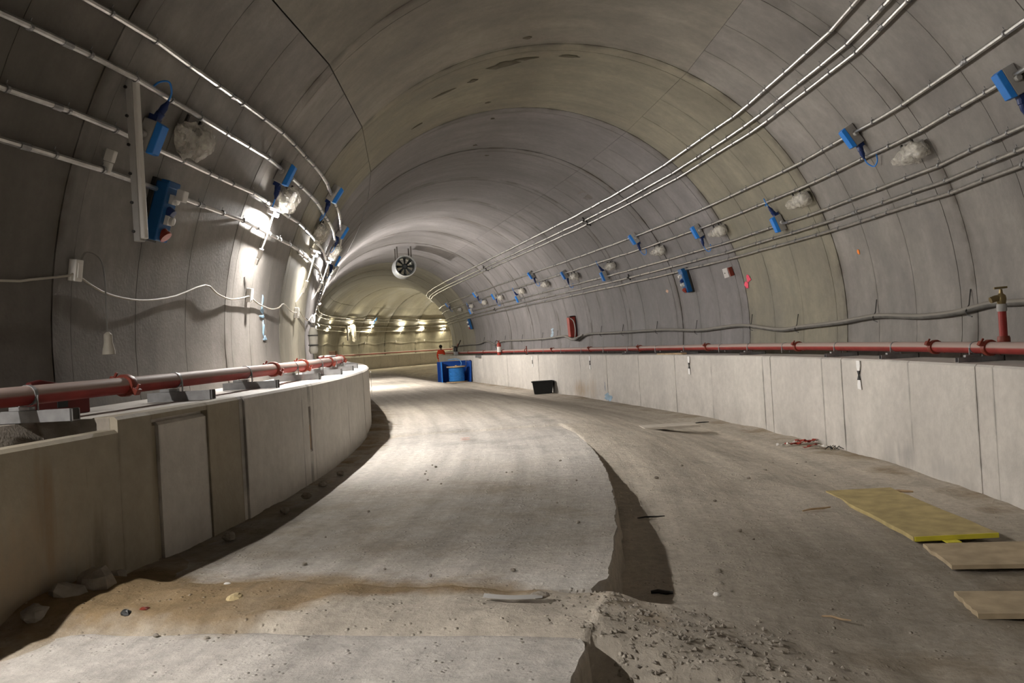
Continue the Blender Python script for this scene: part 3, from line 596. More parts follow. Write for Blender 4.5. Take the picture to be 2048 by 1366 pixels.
bags = [(9.83, 25.9, 'nearest plastic-wrapped lamp on the right wall, its grey housing showing, beside the blue cable loop'), (12.78, 26.2, 'wrapped lamp just above the nearest tall blue box on the low right conduits'), (15.89, 26.1, 'wrapped lamp touching a blue-lidded box, above the white wall card'),
        (18.93, 26.1, 'wrapped lamp under the second box of the upper lamp conduit'), (22.15, 25.8, 'wrapped lamp right above the second blue box of the low right conduits'), (25.2, 26.0, 'wrapped lamp beside the third box of the lower lamp conduit'),
        (28.23, 26.2, 'wrapped lamp below the third box of the upper lamp conduit'), (31.31, 26.2, 'wrapped lamp above the third blue box of the low right conduits'), (34.7, 26.0, 'wrapped lamp beside the fourth box of the lower lamp conduit'),
        (37.7, 26.0, 'wrapped lamp below the fourth box of the upper lamp conduit'), (40.6, 26.0, 'wrapped lamp above the fourth blue box of the low right conduits'), (43.8, 26.0, 'farthest wrapped lamp before the right wall bends away')]
for k, (s, a, lab) in enumerate(bags): wrapped_lamp(wmat(s, a), lab, GBG, k * 1.7)
for k, (s, a, hang, lab) in enumerate([(7.5, 151.6, .12, 'large crumpled plastic-wrapped lamp nearest on the dark left wall'), (10.95, 152.0, .13, 'white plastic-wrapped lamp just above the first lit lamp on the left wall'), (14.22, 152.2, .14, 'pear-shaped wrapped lamp above the second lit lamp on the left wall'),
                                      (18.3, 150, .12, 'wrapped lamp in the tangle past the lit lamps, left wall'), (21.5, 151, .12, 'wrapped lamp deepest in the tangle on the left wall')]):
    wrapped_lamp(wmat(s, a) @ Matrix.Diagonal((.82 if k else .95, 1, 1, 1)), lab, 'wrapped lamps on the left wall', 30 + k * 2.3, (.31, .13, .11), hang)

# ------------------------------------------------------------------ distribution boards
def dist_board(M, label):
    t = thing('distribution_board', M, label, 'distribution board', 'blue distribution boards')
    MB().box((0, 0, .025), (.24, .54, .05)).build('back_plate', DARKST, t, bevel=.004)
    MB().box((0, .0, .10), (.22, .50, .11)).build('body', DBLUE, t, bevel=.012)
    MB().box((0, .24, .12), (.2, .06, .08)).build('hood', DBLUE, t, bevel=.01)
    for y, m in ((.12, WHITEP), (-.06, WHITEP)): MB().box((0, y, .17), (.08, .08, .04)).lathe([(.034, 0), (.034, .03), (.02, .035)], 12, Matrix.Translation((0, y, .19))).build('white_socket', m, t, smooth=True)
    MB().lathe([(.045, 0), (.045, .04), (.04, .06), (.02, .06)], 14, Matrix.Translation((0, .02, .145)) @ Matrix.Rotation(R2(25), 4, 'X')).build('blue_socket', NAVY, t, smooth=True)
    MB().lathe([(.05, 0), (.05, .03), (.055, .035), (.055, .06), (.03, .06)], 14, Matrix.Translation((0, -.17, .14)) @ Matrix.Rotation(R2(35), 4, 'X')).build('red_socket', REDB, t, smooth=True)
    return t
dist_board(wmat(18.13, 14.0), 'blue distribution board with sockets under the low conduits of the right wall'); dist_board(wmat(42.55, 13.2), 'small distant blue distribution board far along the right wall')
t = dist_board(wmat(7.35, 162.8), 'blue distribution board with white adapter and red socket on the dark left wall')
MB().box((.0, .17, .24), (.09, .10, .07)).build('white_adapter', WHITEP, t, bevel=.01)

# ------------------------------------------------------------------ lit lamps and their cords
TUBEM = {}
def tube_mat(wt, col):
    if (wt, col) not in TUBEM: TUBEM[(wt, col)] = emit('glowing_tube_%d' % len(TUBEM), col, wt * TUBE)
    return TUBEM[(wt, col)]
def lit_lamp(s, a, watts, col, label, k):
    t = thing('work_lamp', wmat(s, a), label, 'lamp', 'lit lamps on the left wall')
    MB().box((0, 0, .075), (.25, .07, .03)).build('housing', WHITEP, t, bevel=.008)
    if s < 20: MB().box((0, .045, .10), (.26, .012, .15)).build('hood', WHITEP, t, bevel=.004)  # added hood, shaped to keep the tube's upward light off the vault
    for x in (-.115, .115): MB().box((x, -.01, .11), (.012, .05, .06)).build('tube_holder', WHITEP, t, bevel=.003)
    MB().box((0, .05, .03), (.05, .03, .06)).build('hook', STEEL, t)
    MB().tube([(-.108, -.01, .125), (.108, -.01, .125)], .018, 10).build('glowing_tube', tube_mat(watts, col), t, smooth=True)
    return t
for k, (s, a, wt, col) in enumerate(LAMPS):
    lab = {10.46: 'nearest lit work lamp on the left wall, a white cord hanging from it', 14.42: 'second lit work lamp on the left wall, close beyond the nearest', 17.6: 'third lit work lamp, at the edge of the left wall tangle',
           59.71: 'leftmost lit lamp on the far curving wall, by the white plastic strips', 62.82: 'second lit lamp from the left on the far curving wall', 66.45: 'third lit lamp from the left on the far curving wall', 68.6: 'fourth lit lamp from the left on the far curving wall',
           70.6: 'fifth lit lamp from the left on the far curving wall', 72.6: 'rightmost, yellowish lit lamp on the far curving wall'}.get(s) or {-6.0: 'lit work lamp on the left wall, farthest behind the camera', -2.8: 'lit work lamp on the left wall, just behind the camera', 1.3: 'lit work lamp on the left wall, just out of the frame at left', 30.3: 'lit work lamp on the left wall hidden past the tangle, nearer one',
          37.0: 'lit work lamp on the left wall hidden beside the jet fan', 51.5: 'lit work lamp hidden where the left wall starts its far curve', 55.6: 'lit work lamp hidden left of the far white plastic strip', 76.5: 'lit work lamp hidden beyond the right wall at the far end'}[s]
    t = lit_lamp(s, a, wt, col, lab, k)
    if 9 < s < 20 or s > 58:
        r_ = random.Random(k); x0 = -.03
        cord = spline([(.02, 0, .1), (.0, -.25, .12), (-.03, -.42, .13), (-.04, -.60, .12), (-.16, -.80, .09), (-.30, -.84, .04), (-.36, -.90, .02)], 4)
        MB().tube(cord, .009, 6).build('hanging_cord', CORD, t, smooth=True)
        MB().box((-.035, -.50, .13), (.045, .12, .045), Matrix.Rotation(.15, 3, 'Z')).box((-.04, -.60, .125), (.038, .08, .04)).build('plug_connector', WHITEP, t, bevel=.008)

# festoon cable swagging along the left wall, with its tap-off boxes
fp = [(2.5, 172.0), (3.8, 173.4), (5.28, 173.1), (5.6, 172.8), (6.03, 172.1), (6.15, 171.9), (6.59, 173.3), (6.99, 173.9), (7.44, 173.9), (8.1, 173.0), (8.82, 171.0), (9.15, 172.0), (9.65, 172.6), (10.2, 172.0), (10.49, 171.6), (10.99, 172.5), (11.74, 173.1), (12.2, 172.6), (12.65, 171.6), (13.45, 172.6), (14.2, 172.5)]
s = 14.45
while s < 79: fp += [(s, 171.6), (s + .9, 173.2), (s + 1.6, 173.6), (s + 2.4, 172.9)]; s += 3.2
fe = MB().tube(spline([W(a, b, .025 + .008 * (k % 3)) for k, (a, b) in enumerate(fp)], 3), .009, 6).build('festoon_cable', CORD, smooth=True)
tag(fe, 'pale festoon cable swagging in loops along the left wall below the conduits', 'cable')
for s, a in [(6.15, 171.4), (10.49, 171.4), (14.2, 172.6), (18.3, 172), (59.3, 172.0), (62.5, 172.0), (66.1, 172), (69.0, 172)]:
    MB().box((0, 0, .035), (.09, .16, .06)).box((0, .0, .068), (.05, .11, .01)).build('tap_box', WHITEP, fe, bevel=.008, M=wmat(s, a))
# the pendant bulb holder hanging from the first tap box
M0 = wmat(6.15, 171.2); p0 = M0 @ Vector((.02, .09, .04))
t = thing('pendant_lampholder', Matrix.Translation(p0), 'unlit cream lampholder dangling on a thin cord from the nearest festoon box', 'lampholder')
along = (W(6.5, 171.2, .05) - W(6.15, 171.2, .05)).normalized(); inw = M0.to_3x3() @ Vector((0, 0, 1))
pts = spline([Vector((0, 0, -.06)), Vector((0, 0, .04)) + along * .05 + inw * .03, along * .17 + inw * .07 + Vector((0, 0, .0)), along * .22 + inw * .07 + Vector((0, 0, -.16)), along * .23 + inw * .06 + Vector((0, 0, -.40)), along * .235 + inw * .06 + Vector((0, 0, -.60))], 5)
MB().tube(pts, .006, 6).build('cord', HOSE, t, smooth=True)
e = pts[-1]; MB().lathe([(.012, .05), (.03, .03), (.032, -.03), (.045, -.09), (.047, -.12), (.02, -.12)], 14, Matrix.Translation(e)).build('holder', CORD, t, smooth=True)

# unlit grey battens hanging from the conduits
def batten(s, u, h1, length, label, w_=.075, mat=GREYP, film=False):
    t = thing('hanging_batten', fmat(s, u, h1 - length), label, 'light batten')
    MB().box((.0, 0, length / 2), (.05, w_, length)).build('channel', mat, t, bevel=.006)
    MB().box((.04, 0, length / 2), (.035, w_ * .8, length * .97)).build('diffuser', WHITEP, t, bevel=.01)
    for k in range(6): MB().lathe([(.012, 0), (.012, .012)], 8, Matrix.Translation((-.02, -w_ / 2, length * (.06 + .175 * k))) @ Matrix.Rotation(PI / 2, 4, 'X')).build('knockout', DARKST, t)
    MB().tube([(0, 0, length), (-.0, 0, length + .05), (-.08, 0, length + .07)], .006, 6).build('hook', STEEL, t)
    return t
batten(6.28, -3.50, 3.80, 1.22, 'long grey fluorescent batten hanging upright from a conduit on the dark left wall')
batten(59.3, -3.58, 3.55, 1.05, 'dull grey upright batten hanging on the far wall, left of the bright plastic strip', .16)
t = thing('wrapped_batten', fmat(59.95, -3.40, 2.40), 'bright white plastic-wrapped batten hanging upright in front of the leftmost far lamp', 'light batten')
MB().box((0, 0, .6), (.06, .1, 1.1)).build('batten', WHITEP, t)
MB().tube([(0, 0, z) for z in (0, .1, .4, .8, 1.1, 1.2)], [.05, .13, .15, .16, .14, .08], 9).build('plastic_bag', FILM, t, smooth=True)
# small white holder by the batten
t = thing('white_holder', wmat(6.30, 158.6), 'small white plastic holder on the left wall, just left of the hanging batten', 'holder')
MB().box((0, 0, .06), (.05, .09, .07)).build('upper_half', WHITEP, t, bevel=.006); MB().box((0, -.09, .06), (.045, .08, .06)).build('lower_half', WHITEP, t, bevel=.006); MB().box((0, 0, .015), (.03, .05, .03)).build('foot', GREYP, t)

# ------------------------------------------------------------------ thick cable along the right wall on wire hooks
hp = [(5, -.4), (7, -.6), (8.64, -.6), (9.18, -.5), (9.57, -1.0), (9.92, -1.5), (10.62, -1.7), (11.55, -1.1), (12.61, -1.9), (13.72, -2.4), (14.5, -2.8), (15.68, -1.4), (16.4, -1.1), (17.96, -1.7), (19.82, -.8), (22.09, -.7), (24.2, -.5), (25.5, -.4), (26.1, -1.7), (26.5, -2.3), (27.2, -1.0), (27.9, -.5), (29.17, -.9), (32.08, -1.1),
      (36.04, -.6), (37.2, -1.6), (37.93, -2.5), (39.0, -.6), (39.9, .0), (41.4, -1.3), (44.55, -1.4), (48.3, -1.6), (54, -1.2), (60, -1.5)]
hc = MB().tube(spline([W(s, a, .05) for s, a in hp], 4), .036, 10).build('wall_cable', HOSE, smooth=True)
tag(hc, 'thick dusty grey cable sagging along the right wall above the red pipe', 'cable')
for s, a in [(9.62, -1.1), (11.6, -1.1), (13.9, -2.5), (15.62, -1.5), (18.1, -1.7), (20.3, -.8), (22.6, -.7), (24.3, -.5), (26.9, -1.4), (28.6, -.7), (30.4, -1.0), (33.2, -1.0), (36, -.6), (40.2, -.2)]:
    MB().tube([(-.03, .22, .01), (0, .05, .05), (.01, -.02, .095), (.06, -.06, .10), (.11, -.08, .08)], .007, 5).build('wire_hook', DARKST, hc, M=wmat(s, a))
for k in range(3):
    MB().tube(spline([W(25.8 + .22 * k, -.6 - .5 * k, .10), W(26.1 + .1 * k, -1.4 - .5 * k, .14), W(26.6, -2.1 - .2 * k, .16), W(27.1, -1.2 - .2 * k, .13), W(27.6, -.6, .09)], 4), .03, 8).build('cable_loop', HOSE, hc, smooth=True)

# ------------------------------------------------------------------ red pipes on the walkways
def red_pipe(u, h, r, s0, s1, couple, bands, label, hb, drop):
    n = int((s1 - s0) / .4); t = MB().tube([P(s0 + (s1 - s0) * k / n, u, h) for k in range(n + 1)], r, 14).build('red_pipe', REDP, smooth=True)
    tag(t, label, 'pipe')
    for s in couple:
        M = fmat(s, u, h)
        c = MB().lathe([(r + .001, -.035), (r + .018, -.035), (r + .022, -.02), (r + .022, .02), (r + .018, .035), (r + .001, .035)], 14, Matrix.Rotation(PI / 2, 4, 'X'))
        c.build('coupling', REDC, t, smooth=True, M=M)
        if s < 30:
            for sg in (-1, 1): MB().box((sg * (r + .03), 0, .0), (.05, .06, .045)).box((sg * (r + .035), 0, .03), (.018, .018, .05)).build('coupling_lug', REDC, t, M=M @ Matrix.Rotation(.5, 4, 'Y'), bevel=.004)
    for s in bands:
        M = fmat(s, u, h)
        MB().lathe([(r + .001, -.013), (r + .005, -.013), (r + .005, .013), (r + .001, .013)], 14, Matrix.Rotation(PI / 2, 4, 'X')).build('pipe_band', STEEL, t, smooth=True, M=M)
        MB().tube([(-r - .004, 0, 0), (-r - .004, 0, -drop + .04)], .006, 6).tube([(r + .004, 0, 0), (r + .004, 0, -drop + .04)], .006, 6).build('band_bolt', STEEL, t, M=M)
    return t
RP = red_pipe(3.62, 1.338, .058, 1, 60, [8.72, 9.71, 13.26, 16.82, 20.56, 24.3, 28.0, 31.4, 35, 38.6, 42.2, 45.8], [5.5, 7.2, 8.96, 10.57, 12.04, 13.7, 15.0, 16.2, 17.91, 19.5, 21.3, 23.1, 25.0, 27, 29, 31, 33], 'long red pipe lying on brackets along the right walkway', HB, .138)
LP = red_pipe(-3.45, 1.535, .058, 1, 76, [5.84, 9.27, 10.79, 13.2, 16.7, 20.2], [4.72, 6.63, 8.29, 10.2, 12.0, 13.9, 15.7], 'long red pipe lying on steel channels along the left walkway', ZL, .16)
def channel(s, u, h, L_, label, grp, rot=0.0, hh=.055):
    t = thing('steel_channel', fmat(s, u, h, rot), label, 'channel', grp)
    MB().box((0, -.03, hh / 2), (L_, .006, hh)).box((0, .03, hh / 2), (L_, .006, hh)).box((0, 0, .003), (L_, .06, .006)).build('profile', STEEL, t)
    MB().box((L_ / 2 - .01, 0, hh / 2), (.012, .07, hh + .006)).build('end_cap', DARKST, t)
    MB().box((-L_ * .18, 0, hh + .012), (.14, .05, .024)).build('saddle', STEEL, t, bevel=.003)
for k, (s, lab) in enumerate([(4.72, 'nearest steel channel under the left red pipe, beside the broken-out pit'), (6.63, 'second steel channel under the left red pipe, dark end past the pit'), (8.29, 'third steel channel under the left red pipe, in the lamplight'), (10.2, 'fourth steel channel under the left red pipe'),
                              (12.0, 'fifth steel channel under the left red pipe, brightly lit'), (13.9, 'sixth steel channel under the left red pipe'), (15.7, 'farthest steel channel in view under the left red pipe')]):
    channel(s, -3.40, ZL, .52, lab, 'channels under the left pipe', hh=.07)
for k, (s, lab) in enumerate([(8.96, 'nearest steel channel under the right red pipe, by the valve riser'), (10.57, 'second steel channel under the right red pipe'), (12.04, 'third steel channel under the right red pipe'), (15.0, 'fourth steel channel under the right red pipe'), (17.91, 'fifth steel channel under the right red pipe'), (21.3, 'farthest steel channel under the right red pipe')]):
    channel(s, 3.66, HB - .003, .46, lab, 'channels under the right pipe', hh=.05)
# riser with a brass valve
t = thing('valve_riser', fmat(8.55, 3.66, 1.338), 'red riser pipe with a brass valve standing up from the right red pipe', 'valve')
MB().tube([(0, 0, .02), (0, 0, .34)], .036, 12).build('riser_pipe', REDR, t, smooth=True)
MB().lathe([(.05, .03), (.056, .05), (.056, .09), (.05, .11)], 14).build('base_clamp', REDC, t, smooth=True)
MB().lathe([(.042, .34), (.044, .35), (.044, .40), (.042, .41)], 14).build('grey_collar', GREYP, t, smooth=True)
v = MB().lathe([(.036, .41), (.04, .43), (.045, .46), (.04, .49), (.018, .51), (.014, .55)], 12).tube([(0, 0, .46), (-.05, 0, .465), (-.10, 0, .45)], [.036, .032, .03], 10).build('valve_body', BRASS, t, smooth=True)
MB().tube([(-.06, 0, .56), (.06, 0, .565)], .010, 8).build('handle', BRASS, v, smooth=True)

# ------------------------------------------------------------------ small things on the walls
t = thing('red_case', wmat(26.75, 3.4) @ Matrix.Rotation(-.05, 4, 'Z'), 'red plastic emergency case hanging tilted on the right wall, a white cable round its side', 'case')
MB().frus((0, 0, .02), (.30, .66), (.24, .60), .20).build('shell', REDB, t, bevel=.015)
MB().box((.0, .335, .1), (.28, .02, .18)).build('top_seal', DARKST, t)
MB().box((-.143, .04, .12), (.02, .16, .07)).build('side_opening', BLACKP, t)
MB().tube(spline([(.10, .30, .2), (.16, .2, .1), (.18, 0, .07), (.17, -.2, .08), (.12, -.36, .10), (-.02, -.42, .08), (-.12, -.40, .05)], 4), .018, 7).build('white_cable', WHITEP, t, smooth=True)
t = thing('wall_card', wmat(16.12, 13.8), 'small white card with a dark dot standing off the right wall, red piece behind it', 'card')
cm = Matrix.Rotation(R2(70), 3, 'Y')
MB().box((-.09, 0, .10), (.09, .18, .012), cm).build('card', PAPER, t, bevel=.002); MB().box((-.096, 0, .115), (.014, .02, .016), cm).build('dot', BLACKP, t); MB().box((-.09, 0, .03), (.02, .03, .06)).build('stem', STEEL, t)
MB().box((.03, 0, .045), (.04, .17, .08), Matrix.Rotation(.15, 3, 'Z')).build('red_piece', REDC, t, bevel=.006)
t = thing('fallen_sign', fmat(5.35, -3.72, ZL, .2), 'dark red plastic wedge lying behind the left red pipe', 'wedge')
MB().add([(0, -.18, 0), (0, -.18, .225), (0, -.10, .24), (0, .28, .16), (0, .28, 0), (.05, -.18, 0), (.05, -.18, .225), (.05, -.10, .24), (.05, .28, .16), (.05, .28, 0)], [(0, 1, 2, 3, 4), (9, 8, 7, 6, 5), (0, 5, 6, 1), (1, 6, 7, 2), (2, 7, 8, 3), (3, 8, 9, 4), (4, 9, 5, 0)]).build('body', mk('dark_red_plastic', (.09, .014, .012), .6), t, bevel=.01)
MB().box((.027, .05, .1), (.06, .08, .1)).build('cut_out', BLACKP, t)
# survey marks on the right walkway's face
for s, h, lab in [(10.95, 1.0, 'nearest white survey strip with a black hourglass mark on the right walkway face'), (17.15, .99, 'second white survey strip on the right walkway face, right of the rust stain'), (23.6, .98, 'third white survey strip on the right walkway face, above the rust stain'), (29.6, .96, 'farthest narrow white survey strip on the right walkway face, beyond the black tub')]:
    M = fmat(s, UR - .012, h)
    t = thing('survey_strip', M, lab, 'survey mark', 'survey strips on the right walkway')
    def strip(pts, nm, m, d=.004): n = len(pts); MB().add([(-d, y, z) for y, z in pts] + [(.004, y, z) for y, z in pts], [tuple(range(n)), tuple(range(2 * n - 1, n - 1, -1))] + [(j, (j + 1) % n, n + (j + 1) % n, n + j) for j in range(n)]).build(nm, m, t)
    strip([(-.05, .18), (.05, .18), (.05, .10), (.02, .03), (-.02, .03), (-.055, .12)], 'upper_flag', PAPER); strip([(-.02, -.03), (.02, -.03), (.05, -.12), (.045, -.17), (-.05, -.18), (-.04, -.10)], 'lower_flag', PAPER)
    strip([(-.035, .055), (.035, .055), (.006, 0), (.04, -.06), (-.035, -.06), (-.006, 0)], 'hourglass', BLACKP, .007)
def fpatch(s, h, ds, dh, mat, seed, name='paint_mark', proud=.006):
    r = random.Random(seed); n = 12; pts = [(s + ds * math.cos(2 * PI * k / n) * (1 + r.uniform(-.4, .4)), h + dh * math.sin(2 * PI * k / n) * (1 + r.uniform(-.4, .4))) for k in range(n)]
    vs = [P(a, UR - proud, b) for a, b in pts] + [P(s, UR - proud - .001, h)]
    MB().add(vs, [(j, (j + 1) % n, n) for j in range(n)]).build(name, mat, wkr)
fpatch(22.3, .10, .28, .10, mk('faded_blue_paint', (.30, .42, .52), .9, var=.3), 1); fpatch(22.5, .36, .03, .14, mk('faded_blue_streak', (.24, .28, .32), .9), 2)
# things on the right walkway
t = thing('fire_extinguisher', fmat(35.0, 3.46, HB), 'red fire extinguisher with a white label standing on the right walkway edge', 'fire extinguisher')
MB().lathe([(.08, 0), (.085, .02), (.085, .40), (.07, .46), (.03, .50)], 16).build('cylinder', REDB, t, smooth=True)
MB().lathe([(.087, .12), (.087, .33)], 16).build('label', WHITEP, t, smooth=True)
MB().lathe([(.025, .49), (.03, .53), (.02, .56)], 10).box((0, -.03, .57), (.03, .12, .025)).build('valve_head', REDC, t)
MB().tube(spline([(0, .03, .54), (-.1, .04, .58), (-.14, .04, .45), (-.1, .02, .25)], 4), .013, 6).build('hose', BLACKP, t, smooth=True)
t = thing('steel_post', fmat(30.7, 3.45, HB), 'short rusty steel rod standing upright on the right walkway', 'rod')
MB().tube([(0, 0, 0), (.0, 0, .31)], .018, 8).build('rod', REDC, t); MB().box((0, 0, .01), (.08, .08, .02)).build('foot', DARKST, t)
t = thing('timber_plank', fmat(18.4, 3.48, HB), 'pale timber plank lying under the right red pipe at the walkway edge', 'plank')
MB().add([(-.06, -.75, 0), (.06, -.75, 0), (.06, .7, 0), (-.06, .7, 0), (-.06, -.7, .03), (.06, -.72, .03), (.06, .65, .03), (-.06, .7, .03)], [(3, 2, 1, 0), (4, 5, 6, 7), (0, 1, 5, 4), (1, 2, 6, 5), (2, 3, 7, 6), (3, 0, 4, 7)]).build('board', WOOD, t, bevel=.004)
t = thing('steel_tray', fmat(38.3, 3.30, HB - .06), 'small grey tray overhanging the right walkway edge beyond the extinguisher', 'tray')
MB().box((0, 0, .02), (.2, .6, .10)).build('tray', STEEL, t, bevel=.01); MB().box((.1, 0, .09), (.1, .5, .05)).build('lid', DARKST, t)
t = thing('pump_unit', fmat(45.0, 3.43, HB), 'dark cluttered pump with a red grip at the far end of the right walkway', 'pump')
MB().box((0, 0, .1), (.2, .4, .2)).build('base', STEEL, t, bevel=.02); MB().lathe([(.1, 0), (.1, .2), (.05, .26)], 12, Matrix.Translation((0, .0, .2))).build('motor', DARKST, t, smooth=True)
MB().tube([(0, -.1, .2), (.1, -.3, .5), (.2, -.5, .75)], .03, 7).build('lever', DARKST, t, smooth=True); MB().tube([(0, .1, .2), (.15, .0, .6)], .03, 7).build('red_grip', REDC, t)
# far crate on the left walkway
t = thing('wooden_crate', fmat(54.0, -3.16, ZL), 'flat brown crate on the left walkway beyond the tangle', 'crate')
MB().box((0, 0, .22), (.36, .9, .40)).build('body', CARDB, t, bevel=.01); MB().box((0, 0, .445), (.40, .96, .05)).build('lid', WOOD, t, bevel=.01); MB().box((0, 0, .012), (.3, .8, .024)).build('base', DARKST, t)
# white card on the left walkway's end face
t = thing('white_sheet', fmat(16.2, UL + .03, .95), 'white sheet stuck upright on the left walkway face where it curves away', 'sheet')
MB().box((0, 0, .12), (.006, .25, .42)).build('sheet', WHITEP, t); MB().box((.0, 0, .34), (.012, .22, .02)).build('tape', GREYP, t)
# bundle of white wrapped cable by the left wall past the lamps
t = thing('wrapped_bundle', wmat(16.2, 179, 0), 'pale wrapped bundle hanging upright on the left wall at the end of its near stretch', 'bundle')
MB().tube([(0, -.2 + z, .13) for z in (0, .05, .13, .2, .28, .38, .46)], [.06, .085, .075, .08, .085, .08, 0.05], 10).build('wrapping', mk('pale_wrapping', (.20, .19, .16), .8), t, smooth=True)
MB().tube([(0, .24, .13), (0, .33, .10), (0, .42, .03)], .008, 6).build('hanging_loop', DARKST, t)
for z in (-.05, .12): MB().tube([(0, z - .01, .13), (0, z + .01, .13)], .09, 10).build('strap', DARKST, t)

# ------------------------------------------------------------------ jet fan under the vault
HANG = mk('hanger_steel', (.10, .09, .08), .6, .3)
sF = 36.0; hF = 5.0; uF = 0.03
t = thing('jet_fan', fmat(sF, uF, hF) @ Matrix.Rotation(-PI / 2, 4, 'X') @ Matrix.Rotation(0, 4, 'Z'), 'round steel jet fan with black blades hanging from the vault', 'fan')
# local z runs along the tunnel (away), y points down
r = .44
MB().lathe([(r * .84, -.02), (r * .92, -.06), (r, -.04), (r, .05), (r * .94, .10), (r * .94, .85), (r, .90), (r, 1.0), (r * .9, 1.02), (r * .82, .98), (r * .82, .02), (r * .84, -.02)], 28, caps=False).build('casing', ALU, t, smooth=True)
MB().lathe([(r * .80, .0), (r * .815, .0), (r * .815, .5), (r * .80, .5), (r * .80, .0)], 28, caps=False).build('liner', BLACKP, t, smooth=True)
MB().lathe([(0, .06), (.07, .07), (.115, .12), (.12, .35), (.0, .36)], 16).build('hub', BLACKP, t, smooth=True)
for k in range(8):
    vs = []
    for rr_, w_, tw in ((.10, .035, .9), (.20, .055, .7), (.345, .07, .5)):
        for sg in (-1, 1): vs += [(rr_, sg * w_ * math.cos(tw), .2 + sg * w_ * math.sin(tw)), (rr_, sg * w_ * math.cos(tw), .208 + sg * w_ * math.sin(tw))]
    fs = [(0, 4, 6, 2), (1, 3, 7, 5), (4, 8, 10, 6), (5, 7, 11, 9), (0, 1, 5, 4), (2, 6, 7, 3), (4, 5, 9, 8), (6, 10, 11, 7), (8, 9, 11, 10)]
    MB().add(vs, fs).build('blade', BLACKP, t, M=Matrix.Rotation(2 * PI * k / 8, 4, 'Z'))
for x in (-.29, .27):
    for z in (.12, .85): MB().box((x, -.60, z), (.05, .55, .05)).build('hanger_post', HANG, t, bevel=.004)
MB().box((-.01, -.86, .12), (.66, .04, .06)).box((-.01, -.86, .85), (.66, .04, .06)).box((-.29, -.86, .48), (.05, .04, .75)).box((.27, -.86, .48), (.05, .04, .75)).build('hanger_frame', HANG, t)

# ------------------------------------------------------------------ person in the distance
def skinned(name, mat, verts, edges, radii, parent=None, root=0, sub=2):
    me = bpy.data.meshes.new(name); me.from_pydata(verts, edges, []); me.materials.append(mat)
    o = bpy.data.objects.new(name, me); C.objects.link(o)
    o.modifiers.new('skin', 'SKIN'); sv_ = me.skin_vertices[0].data
    for k, r_ in enumerate(radii): sv_[k].radius = (r_ if isinstance(r_, tuple) else (r_, r_)); sv_[k].use_root = (k == root)
    m_ = o.modifiers.new('sub', 'SUBSURF'); m_.levels = sub; m_.render_levels = sub
    me.polygons.foreach_set('use_smooth', [True] * len(me.polygons))
    if parent: o.parent = parent
    o.modifiers['skin'].use_smooth_shade = True
    return o
MP = fmat(57.8, 2.99, floor_h(57.8, 2.99), .2) @ Matrix.Diagonal((1.02, 1.02, 1.02, 1))
t = thing('person', MP, 'distant person in an orange high-visibility jacket standing past the right walkway end', 'person')
bv = [(0, 0, .95), (0, .01, 1.15), (0, .0, 1.36), (0, -.01, 1.46), (0, .0, 1.55), (0, .02, 1.64), (0, .015, 1.72),
      (.10, 0, .88), (.11, .01, .50), (.11, -.01, .09), (.12, .14, .04), (-.10, 0, .88), (-.12, .02, .50), (-.13, 0, .09), (-.14, .15, .04),
      (.17, 0, 1.40), (.23, -.02, 1.14), (.22, .07, .92), (.21, .11, .83), (-.17, 0, 1.40), (-.23, -.02, 1.14), (-.22, .07, .92), (-.21, .11, .83)]
be = [(0, 1), (1, 2), (2, 3), (3, 4), (4, 5), (5, 6), (0, 7), (7, 8), (8, 9), (9, 10), (0, 11), (11, 12), (12, 13), (13, 14), (2, 15), (15, 16), (16, 17), (17, 18), (2, 19), (19, 20), (20, 21), (21, 22)]
br = [(.15, .10), (.14, .095), (.16, .10), .06, .058, .088, .07, .085, .062, .045, .035, .085, .062, .045, .035, .06, .045, .035, .03, .06, .045, .035, .03]
body = skinned('body', SKIN, bv, be, br, t)
jv = [bv[0], bv[1], bv[2], (0, -.005, 1.47), bv[15], bv[16], bv[17], bv[19], bv[20], bv[21], (0, 0, .84)]
skinned('jacket', HIVIS, jv, [(0, 1), (1, 2), (2, 3), (2, 4), (4, 5), (5, 6), (2, 7), (7, 8), (8, 9), (0, 10)], [(.19, .135), (.18, .13), (.19, .13), .085, .085, .07, .058, .085, .07, .058, (.195, .14)], t)
tv = [(0, 0, .92), bv[7], bv[8], (.11, -.01, .12), bv[11], bv[12], (-.13, 0, .12)]
skinned('trousers', HIVIS, tv, [(0, 1), (1, 2), (2, 3), (0, 4), (4, 5), (5, 6)], [(.165, .12), .105, .082, .07, .105, .082, .07], t)
MB().ball((0, .0, 1.70), (.105, .115, .115), n=14, m=10).build('hair', DARKC, t, smooth=True)
for x in (-.033, .033): MB().ball((x, .10, 1.665), .012, n=6, m=4).build('eye', BLACKP, t, smooth=True)
MB().add([(-.014, .10, 1.635), (.014, .10, 1.635), (0, .10, 1.67), (0, .132, 1.638)], [(0, 1, 3), (1, 2, 3), (2, 0, 3)]).build('nose', SKIN, t)
for z, rx, ry in ((1.02, .205, .15), (1.16, .195, .145)): MB().lathe([(1, z), (1.02, z + .01), (1.02, z + .05), (1, z + .06)], 20, Matrix.Diagonal((rx, ry, 1, 1))).build('reflective_band', TAPER, t, smooth=True)
for x in (-.125, .115): MB().ball((x, .06, .055), (.055, .14, .06), n=10, m=6).build('boot', DARKC, t, smooth=True)

